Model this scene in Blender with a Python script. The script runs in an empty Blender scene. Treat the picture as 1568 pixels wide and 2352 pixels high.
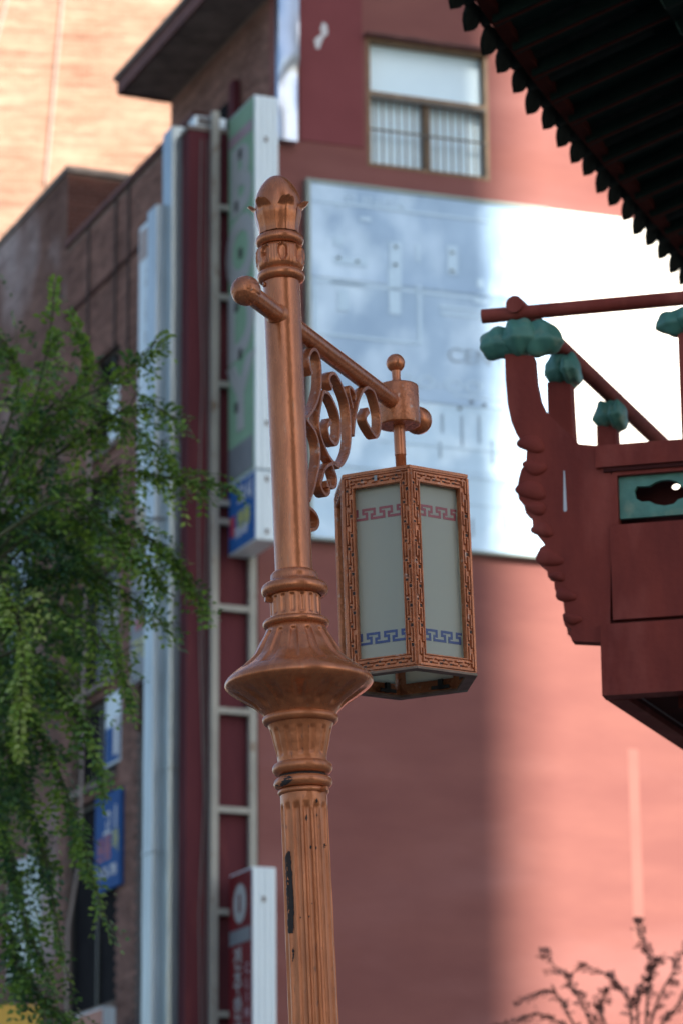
import bpy, math, random
from mathutils import Vector, Matrix, noise
from mathutils.geometry import tessellate_polygon
random.seed(7)
rad = math.radians
sc = bpy.context.scene
col = sc.collection

# ------------------------------------------------------------------ camera
F_PX, PITCH, ROLL = 7400.0, rad(15.5), rad(-0.5)
cam_d = bpy.data.cameras.new('camera')
cam = bpy.data.objects.new('camera', cam_d); col.objects.link(cam); sc.camera = cam
MC = Matrix.Rotation(math.pi/2 + PITCH, 3, 'X') @ Matrix.Rotation(ROLL, 3, 'Z')
OC = Vector((0, 0, 1.6))
cam.matrix_world = Matrix.Translation(OC) @ MC.to_4x4()
cam_d.sensor_fit = 'VERTICAL'; cam_d.sensor_height = 36; cam_d.sensor_width = 24
cam_d.lens = F_PX/2352*36
cam_d.clip_start = 0.1; cam_d.clip_end = 2000
cam_d.dof.use_dof = True
cam_d.dof.focus_distance = 12.55
cam_d.dof.aperture_fstop = 2.9
cam_d.dof.aperture_blades = 7

# ------------------------------------------------------------------ sky, sun, exposure
SUN_AZ, SUN_EL = rad(150), rad(31)          # clockwise from +Y (view direction), elevation
w = bpy.data.worlds.new('World'); sc.world = w; w.use_nodes = True
nt = w.node_tree; nt.nodes.clear()
wo = nt.nodes.new('ShaderNodeOutputWorld'); wb = nt.nodes.new('ShaderNodeBackground')
sky = nt.nodes.new('ShaderNodeTexSky'); sky.sky_type = 'NISHITA'; sky.sun_disc = False
sky.sun_elevation = SUN_EL; sky.sun_rotation = SUN_AZ
sky.dust_density = 1.2; sky.air_density = 1.0; sky.ozone_density = 1.2
wb.inputs['Strength'].default_value = 0.078
nt.links.new(sky.outputs[0], wb.inputs[0]); nt.links.new(wb.outputs[0], wo.inputs[0])
sd = bpy.data.lights.new('sun', 'SUN'); sd.energy = 5.0; sd.angle = rad(0.6); sd.color = (1, .88, .74)
so = bpy.data.objects.new('sun', sd); col.objects.link(so)
TS = Vector((math.sin(SUN_AZ)*math.cos(SUN_EL), math.cos(SUN_AZ)*math.cos(SUN_EL), math.sin(SUN_EL)))
so.rotation_euler = TS.to_track_quat('Z', 'Y').to_euler(); so.location = TS*90
sc.view_settings.view_transform = 'Standard'; sc.view_settings.look = 'None'
sc.view_settings.gamma = 1; sc.view_settings.use_curve_mapping = False
sc.view_settings.exposure = 1.5
sc.render.engine = 'CYCLES'
sc.cycles.max_bounces = 8; sc.cycles.diffuse_bounces = 4

# ------------------------------------------------------------------ photo-to-world helpers (used to find where things stand)
def ray(x, y): return MC @ Vector(((x-784)/F_PX, -(y-1176)/F_PX, -1))
def onY(x, y, Y):
    d = ray(x, y); return OC + d*((Y-OC.y)/d.y)
def onplane(x, y, p, n):
    d = ray(x, y); return OC + d*((p-OC).dot(n)/d.dot(n))
def proj(p):
    q = MC.transposed() @ (p-OC); return (784+F_PX*q.x/-q.z, 1176-F_PX*q.y/-q.z)
def depth(p): return -(MC.transposed() @ (p-OC)).z
Z = Vector((0, 0, 1))
def azv(a): return Vector((math.sin(rad(a)), math.cos(rad(a)), 0))

class Frame:                                   # a vertical plane: d runs along it, n points out of it
    def __init__(s, o, d, n): s.o = Vector((o.x, o.y, 0)); s.d = d; s.n = n
    def pt(s, u, off, z): return s.o + s.d*u + s.n*off + Z*z
    def uz(s, x, y, off=0):
        p = onplane(x, y, s.o + s.n*off, s.n); return ((p-s.o).dot(s.d), p.z)
    def u(s, x, y, off=0): return s.uz(x, y, off)[0]
    def z(s, x, y, off=0): return s.uz(x, y, off)[1]
    def off(s, x, u, z):                       # the offset at which the point (u, off, z) shows at column x
        a, b = -6.0, 6.0
        fa = proj(s.pt(u, a, z))[0]-x
        for _ in range(40):
            m = (a+b)/2; fm = proj(s.pt(u, m, z))[0]-x
            if (fm > 0) == (fa > 0): a, fa = m, fm
            else: b = m
        return (a+b)/2

# ------------------------------------------------------------------ mesh builder
ORG = {}
class MB:
    def __init__(s): s.v = []; s.f = []; s.r = []; s.mi = []
    def add(s, vs, fs, r=0.5):
        o = len(s.v); s.v += [Vector(v) for v in vs]; s.f += [tuple(i+o for i in f) for f in fs]; s.r += [r]*len(fs)
    def hexa(s, p, r=0.5):                    # p: 8 corners, bottom ring then top ring
        s.add(p, [(0,3,2,1),(4,5,6,7),(0,1,5,4),(1,2,6,5),(2,3,7,6),(3,0,4,7)], r)
    def fbox(s, fr, u0, u1, o0, o1, z0, z1, r=0.5):
        s.hexa([fr.pt(u0,o0,z0), fr.pt(u1,o0,z0), fr.pt(u1,o1,z0), fr.pt(u0,o1,z0),
                fr.pt(u0,o0,z1), fr.pt(u1,o0,z1), fr.pt(u1,o1,z1), fr.pt(u0,o1,z1)], r)
    def box(s, x0, x1, y0, y1, z0, z1, r=0.5):
        s.hexa([(x0,y0,z0),(x1,y0,z0),(x1,y1,z0),(x0,y1,z0),(x0,y0,z1),(x1,y0,z1),(x1,y1,z1),(x0,y1,z1)], r)
    def obox(s, c, a, b, cz):                 # centre and three half-axes
        c = Vector(c); P = []
        for k in (-1, 1):
            for i, j in ((-1,-1),(1,-1),(1,1),(-1,1)): P.append(c + a*i + b*j + cz*k)
        s.hexa(P)
    def lathe(s, prof, n=64, rf=None, o=Vector((0,0,0)), caps=False):
        m = len(prof); vs = []
        for (h, r) in prof:
            for i in range(n):
                t = 2*math.pi*i/n; rr = rf(t, h, r) if rf else r
                vs.append((o.x+rr*math.sin(t), o.y-rr*math.cos(t), o.z+h))
        fs = []
        for j in range(m-1):
            for i in range(n):
                k = (i+1) % n; fs.append((j*n+i, j*n+k, (j+1)*n+k, (j+1)*n+i))
        if caps: fs.append(tuple(range(n-1,-1,-1))); fs.append(tuple((m-1)*n+i for i in range(n)))
        s.add(vs, fs)
    def torus(s, h, R, r, squash=1.0, n=64, k=14):
        prof = [(h+r*squash*math.sin(a), R-r+r*math.cos(a)) for a in [2*math.pi*i/k-math.pi for i in range(k+1)]]
        s.lathe(prof, n)
    def tube(s, pts, r, n=12, caps=True):
        pts = [Vector(p) for p in pts]; m = len(pts)
        if not hasattr(r, '__len__'): r = [r]*m
        t0 = (pts[1]-pts[0]).normalized()
        up = Vector((0,0,1)) if abs(t0.z) < .9 else Vector((1,0,0))
        a = t0.cross(up).normalized(); vs = []
        for i, p in enumerate(pts):
            t = (pts[min(i+1,m-1)]-pts[max(i-1,0)]).normalized()
            a = (a - t*a.dot(t)).normalized(); b = t.cross(a)
            for k in range(n):
                g = 2*math.pi*k/n; vs.append(p + (a*math.cos(g)+b*math.sin(g))*r[i])
        fs = []
        for i in range(m-1):
            for k in range(n):
                q = (k+1) % n; fs.append((i*n+k, i*n+q, (i+1)*n+q, (i+1)*n+k))
        if caps: fs.append(tuple(range(n-1,-1,-1))); fs.append(tuple((m-1)*n+k for k in range(n)))
        s.add(vs, fs)
    def sphere(s, c, r, n=32, m=18, f=None):
        c = Vector(c); vs = []; fs = []
        for j in range(m+1):
            a = math.pi*j/m
            for i in range(n):
                b = 2*math.pi*i/n
                q = Vector((math.sin(a)*math.sin(b), -math.sin(a)*math.cos(b), math.cos(a)))
                k = f(q) if f else 1
                vs.append(c + q*r*k)
        for j in range(m):
            for i in range(n):
                k = (i+1) % n; fs.append((j*n+i, (j+1)*n+i, (j+1)*n+k, j*n+k))
        s.add(vs, fs)
    def prism(s, outer, thick, holes=()):     # outer: world points in a plane, thick: vector
        loops = [list(map(Vector, outer))] + [list(map(Vector, h)) for h in holes]
        tri = tessellate_polygon(loops); flat = [p for l in loops for p in l]; n = len(flat)
        fs = []
        for t in tri: fs.append(tuple(t)); fs.append(tuple(i+n for i in reversed(t)))
        o = 0
        for l in loops:
            for i in range(len(l)):
                j = (i+1) % len(l); fs.append((o+i, o+i+n, o+j+n, o+j))
            o += len(l)
        s.add(flat + [p+thick for p in flat], fs)
    def mesh(s, me, M):
        s.add([M @ v.co for v in me.vertices], [tuple(p.vertices) for p in me.polygons])
    def build(s, name, m, parent=None, smooth=False, angle=35, kind=None, label=None, org=None, recalc=True, local=False):
        if parent is not None:
            o = ORG.get(parent.name, Vector((0,0,0))) if not local else Vector((0,0,0))
        else:
            if org is not None: o = Vector(org)
            else:
                xs = [v.x for v in s.v]; ys = [v.y for v in s.v]
                o = Vector(((min(xs)+max(xs))/2, (min(ys)+max(ys))/2, min(v.z for v in s.v)))
        me = bpy.data.meshes.new(name)
        me.from_pydata([v-o for v in s.v], [], s.f)
        if recalc:
            import bmesh
            bm = bmesh.new(); bm.from_mesh(me); bmesh.ops.recalc_face_normals(bm, faces=bm.faces); bm.to_mesh(me); bm.free()
        if any(x != 0.5 for x in s.r):
            at = me.attributes.new('rnd', 'FLOAT', 'FACE'); at.data.foreach_set('value', s.r)
        if smooth:
            me.shade_smooth(); me.set_sharp_from_angle(angle=rad(angle))
        me.materials.append(m)
        ob = bpy.data.objects.new(name, me); col.objects.link(ob)
        if parent is not None:
            ob.parent = parent; ORG[ob.name] = o
        else:
            ob.location = o; ORG[ob.name] = o
        if kind: ob['kind'] = kind
        if label: ob['label'] = label
        return ob
def tag(o, label, cat, group=None):
    o['label'] = label; o['category'] = cat
    if group: o['group'] = group
    return o
def thing(name, loc, label, cat, group=None, rot=None):
    o = bpy.data.objects.new(name, None); col.objects.link(o); o.location = loc
    if rot: o.rotation_euler = rot
    o.empty_display_size = .3
    ORG[o.name] = Vector(loc)
    return tag(o, label, cat, group)
def text_mesh(body, size, c, xd, nd, mb, depth_=.004, stretch=1.0, line=1.0, bold=0.0):
    cu = bpy.data.curves.new('lettering', 'FONT'); cu.body = body; cu.size = size
    cu.align_x = 'CENTER'; cu.align_y = 'CENTER'; cu.extrude = depth_; cu.offset = bold; cu.space_line = line; cu.resolution_u = 3
    ob = bpy.data.objects.new('lettering', cu); col.objects.link(ob)
    dg = bpy.context.evaluated_depsgraph_get()
    me = bpy.data.meshes.new_from_object(ob.evaluated_get(dg))
    M = Matrix((( xd.x*stretch, 0, nd.x, c.x), (xd.y*stretch, 0, nd.y, c.y), (xd.z, 1, nd.z, c.z), (0,0,0,1)))
    if me: mb.mesh(me, M); bpy.data.meshes.remove(me)
    bpy.data.objects.remove(ob); bpy.data.curves.remove(cu)

# ------------------------------------------------------------------ materials
def L(h):                                     # sRGB 0..255 triple to linear
    return tuple(((c/255+.055)/1.055)**2.4 if c/255 > .04045 else c/255/12.92 for c in h)
def mat(name, c1, c2=None, rough=.7, metal=0, scale=3, stretch=(1,1,1), bump=0, bscale=30, bdist=.01, coat=0,
        c3=None, s3=8, t3=(.6,.7), rnd=0, spec=.5, detail=6, rvar=0, lo=.35, hi=.65):
    m = bpy.data.materials.new(name); m.use_nodes = True
    n = m.node_tree; b = n.nodes['Principled BSDF']; lk = n.links.new
    b.inputs['Roughness'].default_value = rough; b.inputs['Metallic'].default_value = metal
    b.inputs['Specular IOR Level'].default_value = spec
    if coat: b.inputs['Coat Weight'].default_value = coat; b.inputs['Coat Roughness'].default_value = .25
    tc = n.nodes.new('ShaderNodeTexCoord'); mp = n.nodes.new('ShaderNodeMapping'); mp.inputs['Scale'].default_value = stretch
    lk(tc.outputs['Object'], mp.inputs[0])
    c1 = (*c1, 1); c2 = (*(c2 or tuple(x*.8 for x in c1[:3])), 1)
    nz = n.nodes.new('ShaderNodeTexNoise'); nz.inputs['Scale'].default_value = scale; nz.inputs['Detail'].default_value = detail
    nz.inputs['Roughness'].default_value = .6
    lk(mp.outputs[0], nz.inputs[0])
    rp = n.nodes.new('ShaderNodeMapRange'); rp.inputs[1].default_value = lo; rp.inputs[2].default_value = hi
    lk(nz.outputs['Fac'], rp.inputs[0])
    mx = n.nodes.new('ShaderNodeMix'); mx.data_type = 'RGBA'; mx.inputs[6].default_value = c1; mx.inputs[7].default_value = c2
    lk(rp.outputs[0], mx.inputs[0]); out = mx.outputs[2]
    if c3:
        n3 = n.nodes.new('ShaderNodeTexNoise'); n3.inputs['Scale'].default_value = s3; n3.inputs['Detail'].default_value = 8
        lk(mp.outputs[0], n3.inputs[0])
        r3 = n.nodes.new('ShaderNodeMapRange'); r3.inputs[1].default_value = t3[0]; r3.inputs[2].default_value = t3[1]
        lk(n3.outputs['Fac'], r3.inputs[0])
        m3 = n.nodes.new('ShaderNodeMix'); m3.data_type = 'RGBA'; m3.inputs[7].default_value = (*c3, 1)
        lk(r3.outputs[0], m3.inputs[0]); lk(out, m3.inputs[6]); out = m3.outputs[2]
    if rnd:
        at = n.nodes.new('ShaderNodeAttribute'); at.attribute_name = 'rnd'
        hs = n.nodes.new('ShaderNodeMapRange'); hs.inputs[3].default_value = 1-rnd; hs.inputs[4].default_value = 1+rnd
        lk(at.outputs['Fac'], hs.inputs[0])
        vm = n.nodes.new('ShaderNodeVectorMath'); vm.operation = 'SCALE'
        lk(out, vm.inputs[0]); lk(hs.outputs[0], vm.inputs['Scale']); out = vm.outputs[0]
    lk(out, b.inputs['Base Color'])
    if rvar:
        rr = n.nodes.new('ShaderNodeMapRange'); rr.inputs[3].default_value = rough-rvar; rr.inputs[4].default_value = rough+rvar
        lk(nz.outputs['Fac'], rr.inputs[0]); lk(rr.outputs[0], b.inputs['Roughness'])
    if bump:
        nb = n.nodes.new('ShaderNodeTexNoise'); nb.inputs['Scale'].default_value = bscale; nb.inputs['Detail'].default_value = 5
        lk(tc.outputs['Object'], nb.inputs[0])
        bp = n.nodes.new('ShaderNodeBump'); bp.inputs['Strength'].default_value = bump; bp.inputs['Distance'].default_value = bdist
        lk(nb.outputs['Fac'], bp.inputs['Height']); lk(bp.outputs[0], b.inputs['Normal'])
    return m
COPPER = mat('copper_paint', (.53,.178,.070), (.39,.125,.048), rough=.27, spec=.35, metal=.42, scale=5, stretch=(6,6,1), bump=.45, bscale=45, bdist=.003, coat=.25,
             c3=(.42,.20,.11), s3=9, t3=(.62,.80), rvar=.1)
COPPERW = mat('weathered_copper_paint', (.54,.188,.076), (.41,.136,.052), rough=.34, spec=.32, metal=.28, scale=6, stretch=(3,3,1), bump=.5, bscale=55, bdist=.004, coat=.15,
             c3=(.16,.075,.05), s3=22, t3=(.64,.78), rvar=.1)
COPPERL = mat('lantern_copper_paint', (.50,.172,.072), (.35,.115,.046), rough=.28, spec=.35, metal=.42, scale=14, bump=.8, bscale=60, bdist=.005, coat=.2,
             c3=(.50,.33,.26), s3=30, t3=(.62,.72), rvar=.12)
COPPERD = mat('dark_weathered_plate', (.14,.09,.06), (.25,.17,.12), rough=.6, metal=.2, scale=12, bump=.5, bscale=60, bdist=.004, c3=(.18,.28,.2), s3=9, t3=(.6,.72))
PEEL_SHADE = mat('exposed_iron_and_shade', (.018,.014,.013), (.035,.022,.018), rough=.7, bump=.5, bscale=80, bdist=.002)  # bare iron under chips; also paints the shade in groove and slots
ROUGHP = mat('bare_grey_patch', (.32,.36,.38), (.2,.2,.2), rough=.7)
STEEL = mat('dull_steel', (.16,.12,.1), (.08,.06,.05), rough=.45, metal=.7, scale=40)
BLACKM = mat('dark_metal', (.03,.03,.03), (.015,.02,.018), rough=.5, scale=20)
REDFRET = mat('red_fret_print', (.33,.09,.10), (.30,.08,.09), rough=.5)
BLUEFRET = mat('blue_fret_print', (.055,.09,.24), (.05,.08,.2), rough=.5)
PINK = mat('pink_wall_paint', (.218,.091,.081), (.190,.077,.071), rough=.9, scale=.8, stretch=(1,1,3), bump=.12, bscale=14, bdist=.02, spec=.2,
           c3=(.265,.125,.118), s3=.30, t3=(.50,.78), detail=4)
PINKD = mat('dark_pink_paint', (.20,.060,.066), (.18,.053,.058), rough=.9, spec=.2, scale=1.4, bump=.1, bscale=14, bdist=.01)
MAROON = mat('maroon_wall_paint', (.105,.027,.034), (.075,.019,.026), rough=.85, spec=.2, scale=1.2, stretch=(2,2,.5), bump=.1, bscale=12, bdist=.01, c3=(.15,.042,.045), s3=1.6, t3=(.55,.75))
BRICK = mat('brown_brick', (.27,.155,.125), (.19,.108,.088), rough=.95, spec=.15, scale=.9, rnd=.45)
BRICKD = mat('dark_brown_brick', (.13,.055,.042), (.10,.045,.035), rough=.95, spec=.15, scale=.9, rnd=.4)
BRICKG = mat('greyish_brown_brick', (.23,.14,.115), (.15,.088,.072), rough=.95, spec=.15, scale=.8, rnd=.35, c3=(.42,.35,.34), s3=.5, t3=(.50,.66))
MORTAR = mat('grey_mortar', (.22,.17,.15), (.16,.12,.10), rough=.95, scale=5)
BRICKO = mat('orange_brick', (.38,.25,.19), (.32,.185,.135), rough=.95, spec=.1, scale=.5, stretch=(1,1,2), rnd=.34)
MORTARO = mat('pale_mortar', (.42,.31,.25), (.38,.27,.21), rough=.95, spec=.1, scale=3)
CONC = mat('grey_concrete', (.27,.23,.20), (.15,.125,.11), rough=.9, scale=3, bump=.3, bscale=20, bdist=.01)
FASCIA = mat('brown_fascia', (.17,.07,.06), (.11,.045,.04), rough=.8, scale=4)
DARK = mat('dark_opening', (.010,.010,.012), (.016,.016,.018), rough=.9, spec=.1)
WMETAL = mat('white_sign_metal', (.68,.80,.86), (.60,.72,.78), rough=.5, metal=.1, scale=1.5, stretch=(8,8,.3), bump=.08, bscale=5, bdist=.01)
ALU = mat('stained_aluminium', (.36,.44,.47), (.24,.30,.33), rough=.3, metal=.55, scale=1.2, stretch=(5,5,.5), bump=.35, bscale=2.5, bdist=.05, c3=(.12,.13,.13), s3=2.5, t3=(.60,.8))
PIPEW = mat('painted_duct', (.46,.55,.61), (.30,.37,.41), rough=.4, metal=.3, scale=1.5, stretch=(6,6,.4), c3=(.16,.18,.19), s3=3, t3=(.62,.8))
CHROME = mat('bright_flashing', (.46,.53,.63), (.36,.43,.53), rough=.30, metal=.95, scale=1.2, bump=.3, bscale=1.6, bdist=.06)
RAIL = mat('dirty_cream_steel', (.33,.33,.29), (.25,.25,.22), rough=.6, scale=3, stretch=(1,1,.6), c3=(.16,.10,.06), s3=7, t3=(.60,.72))
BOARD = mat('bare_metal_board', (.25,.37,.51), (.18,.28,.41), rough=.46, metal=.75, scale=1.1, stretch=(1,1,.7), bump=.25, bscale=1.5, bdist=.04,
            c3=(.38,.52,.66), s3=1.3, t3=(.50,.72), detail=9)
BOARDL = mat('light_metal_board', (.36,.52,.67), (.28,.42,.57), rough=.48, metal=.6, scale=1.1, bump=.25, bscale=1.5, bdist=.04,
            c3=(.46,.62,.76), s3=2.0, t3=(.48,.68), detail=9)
BOARDG = mat('pale_grey_residue', (.38,.54,.68), (.34,.49,.63), rough=.5, metal=.55, scale=9)
GHOST = mat('faded_letter_print', (.20,.29,.38), (.24,.33,.43), rough=.5, metal=.3)
FRAMEG = mat('greenish_board_frame', (.25,.31,.29), (.2,.25,.24), rough=.5, metal=.2)
WHITEB = mat('white_board', (.80,.80,.76), (.74,.74,.70), rough=.6, scale=2)
WOODF = mat('brown_window_frame', (.23,.14,.07), (.15,.09,.045), rough=.5, scale=6)
PANESKY = mat('sky_painted_pane', (.62,.85,.98), (.55,.77,.92), rough=.3, metal=.0, scale=.8, bump=.05, bscale=1.2, bdist=.02)  # pale blue base colour paints in the sky mirrored by the panes
BARS = mat('grey_window_bars', (.10,.10,.09), (.06,.055,.05), rough=.5, metal=.3)
GREENS = mat('green_sign_vinyl', (.22,.37,.26), (.19,.33,.23), rough=.7, spec=.2, scale=3)
GREYL = mat('grey_sign_letters', (.34,.36,.36), (.30,.32,.32), rough=.5, scale=2)
PURP = mat('faded_purple_print', (.30,.22,.25), (.26,.19,.22), rough=.5)
BLUES = mat('blue_sign_vinyl', (.025,.11,.32), (.02,.085,.27), rough=.7, spec=.12, scale=3)
WHITEL = mat('white_lettering', (.55,.58,.6), (.5,.52,.55), rough=.5)
YELL = mat('yellow_lettering', (.50,.50,.10), (.42,.42,.08), rough=.5)
REDL = mat('red_lettering', (.36,.03,.06), (.3,.03,.05), rough=.5)
REDS = mat('dark_red_sign_vinyl', (.15,.010,.014), (.12,.008,.012), rough=.6, spec=.15, scale=2)
GREYB = mat('grey_sign_vinyl', (.16,.18,.20), (.12,.14,.16), rough=.5)
YELS = mat('yellow_sign_vinyl', (.52,.33,.05), (.46,.29,.04), rough=.5)
ORGS = mat('orange_sign_vinyl', (.33,.075,.03), (.28,.06,.03), rough=.5)
LOUV = mat('grey_shutter', (.13,.15,.16), (.07,.08,.09), rough=.5, scale=3, stretch=(8,8,.4))
PRED = mat('pavilion_red_paint', (.215,.038,.026), (.145,.024,.018), rough=.75, spec=.25, scale=3.2, stretch=(1.5,1.5,.5), bump=.4, bscale=24, bdist=.008, c3=(.27,.065,.05), s3=3.5, t3=(.52,.75))
PREDD = mat('pavilion_dark_red_paint', (.06,.012,.010), (.045,.009,.008), rough=.8, spec=.2, scale=3)
PGREEN = mat('pavilion_green_paint', (.075,.23,.18), (.05,.165,.13), rough=.5, scale=8, bump=.55, bscale=9, bdist=.02, c3=(.16,.24,.17), s3=9, t3=(.55,.72))
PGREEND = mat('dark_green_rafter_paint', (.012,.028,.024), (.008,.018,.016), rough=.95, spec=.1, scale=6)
RAFTRED = mat('dark_red_rafter_paint', (.06,.012,.009), (.04,.009,.007), rough=.95, spec=.1, scale=6)
ROOFT = mat('dark_roof_tile', (.018,.026,.024), (.012,.017,.016), rough=.95, spec=.1, scale=10)
BARK = mat('grey_brown_bark', (.09,.065,.045), (.05,.038,.028), rough=.95, scale=12, stretch=(1,1,.3), bump=.6, bscale=25, bdist=.02)
TWIG = mat('green_brown_twig', (.07,.08,.035), (.05,.05,.03), rough=.9)
CABW = mat('pale_cable_sheath', (.42,.36,.32), (.36,.30,.28), rough=.7)
CABD = mat('dark_cable_sheath', (.05,.045,.045), (.03,.03,.03), rough=.7)
CABG = mat('grey_cable_sheath', (.16,.15,.14), (.12,.11,.11), rough=.7)
ASPH = mat('asphalt', (.055,.055,.055), (.04,.04,.04), rough=.95, scale=8, bump=.3, bscale=60, bdist=.01)
PAVE = mat('grey_paving', (.13,.13,.13), (.10,.10,.10), rough=.9, scale=3, bump=.2, bscale=40, bdist=.01)
LINEP = mat('white_road_paint', (.75,.75,.72), (.65,.65,.62), rough=.8)
TOWERM = mat('tower_cladding', (.30,.29,.28), (.24,.23,.22), rough=.7, scale=.3)
TOWERG = mat('tower_window_glass', (.03,.04,.05), (.02,.03,.04), rough=.1, scale=.3)

def leafmat(name, stops, trans=.35):
    m = bpy.data.materials.new(name); m.use_nodes = True; n = m.node_tree; b = n.nodes['Principled BSDF']; lk = n.links.new
    at = n.nodes.new('ShaderNodeAttribute'); at.attribute_name = 'rnd'
    cr = n.nodes.new('ShaderNodeValToRGB'); e = cr.color_ramp.elements
    e[0].position = stops[0][0]; e[0].color = (*stops[0][1], 1); e[1].position = stops[-1][0]; e[1].color = (*stops[-1][1], 1)
    for p, c in stops[1:-1]: x = e.new(p); x.color = (*c, 1)
    lk(at.outputs['Fac'], cr.inputs[0]); lk(cr.outputs[0], b.inputs['Base Color']); b.inputs['Roughness'].default_value = .5
    tr = n.nodes.new('ShaderNodeBsdfTranslucent'); lk(cr.outputs[0], tr.inputs[0])
    ms = n.nodes.new('ShaderNodeMixShader'); ms.inputs[0].default_value = trans
    o = n.nodes['Material Output']; lk(b.outputs[0], ms.inputs[1]); lk(tr.outputs[0], ms.inputs[2]); lk(ms.outputs[0], o.inputs[0])
    return m
LEAF = leafmat('locust_leaf', [(0,(.012,.050,.032)),(.32,(.055,.14,.042)),(.62,(.15,.28,.035)),(.92,(.26,.38,.05)),(1,(.36,.46,.13))])
LEAFD = leafmat('dark_leaf', [(0,(.06,.03,.028)),(1,(.15,.07,.06))], .2)

def frosted():
    m = bpy.data.materials.new('frosted_pane'); m.use_nodes = True; n = m.node_tree; b = n.nodes['Principled BSDF']; lk = n.links.new
    b.inputs['Base Color'].default_value = (.58,.60,.53,1); b.inputs['Roughness'].default_value = .3
    b.inputs['Specular IOR Level'].default_value = .35
    tr = n.nodes.new('ShaderNodeBsdfTranslucent'); tr.inputs[0].default_value = (.85,.86,.74,1)
    ms = n.nodes.new('ShaderNodeMixShader'); ms.inputs[0].default_value = .5
    o = n.nodes['Material Output']; lk(b.outputs[0], ms.inputs[1]); lk(tr.outputs[0], ms.inputs[2]); lk(ms.outputs[0], o.inputs[0])
    return m
FROST = frosted()

# ================================================================== SETTING
g = MB(); g.add([(-600,-600,0),(600,-600,0),(600,900,0),(-600,900,0)], [(0,1,2,3)]); g.build('ground', PAVE, kind='structure', recalc=False, org=(0,0,0))
g = MB(); g.add([(-11,-80,.004),(-5,-80,.004),(-19,200,.004),(-25,200,.004)][::-1], [(0,1,2,3)]); g.build('road', ASPH, kind='structure', recalc=False, org=(-8,0,0.004))
g = MB(); g.box(-4.95,-4.8,-60,26,0,.13); g.build('kerb', PAVE, kind='structure')

# ------------------------------------------------------------------ facade frames
C = onY(592, 1800, 36)
FL = Frame(C, azv(-23), Vector((-math.cos(rad(23)), -math.sin(rad(23)), 0)))     # street side of the red building (turned away to the left)
FW = Frame(C, azv(70), Vector((math.cos(rad(70)), -math.sin(rad(70)), 0)))       # its pink end wall

def brickwork(fr, u0, u1, z0, z1, off, bl=.19, bh=.057, j=.011, proud=.009, holes=(), side=None):
    mb = MB(); rows = int((z1-z0)/(bh+j)); k = 0
    V = mb.v; Fc = mb.f; R = mb.r
    for r in range(rows):
        z = z0 + r*(bh+j); sh = (bl+j)/2 if r % 2 else 0
        u = u0 - sh
        while u < u1:
            a, b_ = max(u, u0), min(u+bl, u1); u += bl+j
            if b_-a < .03: continue
            if any(h[0] < (a+b_)/2 < h[1] and h[2] < z+bh/2 < h[3] for h in holes): continue
            o = len(V); p = proud*random.uniform(.6, 1.2)
            for (uu, zz, oo) in ((a,z,0),(b_,z,0),(b_,z+bh,0),(a,z+bh,0),(a,z,p),(b_,z,p),(b_,z+bh,p),(a,z+bh,p)):
                V.append(fr.pt(uu, off+oo, zz))
            Fc += [(o+4,o+5,o+6,o+7),(o,o+1,o+5,o+4),(o+1,o+2,o+6,o+5),(o+2,o+3,o+7,o+6),(o+3,o,o+4,o+7)]
            R += [min(1, max(0.01, .5+(.75 if bl > .2 else .38)*noise.noise(Vector((a*(.55 if bl > .2 else 2.3), r*.83, u0)))+random.uniform(-.2,.2)))]*5
    return mb

# ---- red building: maroon street wall, pink end wall, brown brick storey with a wide eave
rb = thing('corner_building', FL.pt(3, -3, 0), 'dull red painted corner building with pink end wall and brown brick top storey', 'building')
uM = FL.u(431, 1200)
uF = FW.u(431, 1200, -.03); zM = FW.z(480, 303, -.03)
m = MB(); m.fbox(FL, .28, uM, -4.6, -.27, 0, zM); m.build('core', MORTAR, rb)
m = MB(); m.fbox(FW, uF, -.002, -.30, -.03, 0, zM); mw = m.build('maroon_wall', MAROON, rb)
m = MB(); m.fbox(FW, uF-.02, -.002, -.32, -.01, zM+.002, zM+.05); m.build('ledge', CONC, rb)
# pink end wall stands 2 cm proud of the block behind it
zT = FW.z(800, -500)
uR = 9.5
wx0, wx1 = FW.u(840, 240), FW.u(1118, 240)
wz1, wz0 = FW.z(840, 88), FW.z(842, 382)
m = MB()
for (a, b_, c, d) in ((0.002, wx0, 0, zT), (wx1, uR, 0, zT), (wx0, wx1, 0, wz0), (wx0, wx1, wz1, zT)):
    if a == 0.002:
        m.fbox(FW, 0.002, wx0, -.25, .02, 0, zM+.05)
        m.fbox(FW, .25, wx0, -.25, .02, zM+.05, zT)
    else: m.fbox(FW, a, b_, -.25, .02, c, d)
m.build('pink_wall', PINK, rb)
uT = FL.u(391, 260, -.25)
zTop = FL.z(390, 228, -.25)
m = MB(); m.fbox(FL, 0.28, uT, -4.6, -.272, zM+.002, zTop); m.build('upper_wall_core', MORTAR, rb)
hz = [(FL.u(522,280,-.25), FL.u(470,280,-.25), zM+.1, FL.z(520,235,-.25))]
b_ = brickwork(FL, -.02, uT, zM-.5, zTop, -.272, holes=hz); b_.build('brick_courses', BRICK, rb, kind='stuff', recalc=False)
m = MB(); m.fbox(FL, hz[0][0], hz[0][1], -.262, -.25, zM+.1, hz[0][3]); m.build('window', DARK, rb)
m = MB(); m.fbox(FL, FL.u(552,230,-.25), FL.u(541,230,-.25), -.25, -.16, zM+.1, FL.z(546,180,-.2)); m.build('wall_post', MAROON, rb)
oE = FL.off(276, uT+.05, zTop)
m = MB()
m.fbox(FL, -.12, uT+.06, -.9, oE, zTop, zTop+.17); m.build('roof_slab', CONC, rb)
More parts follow.
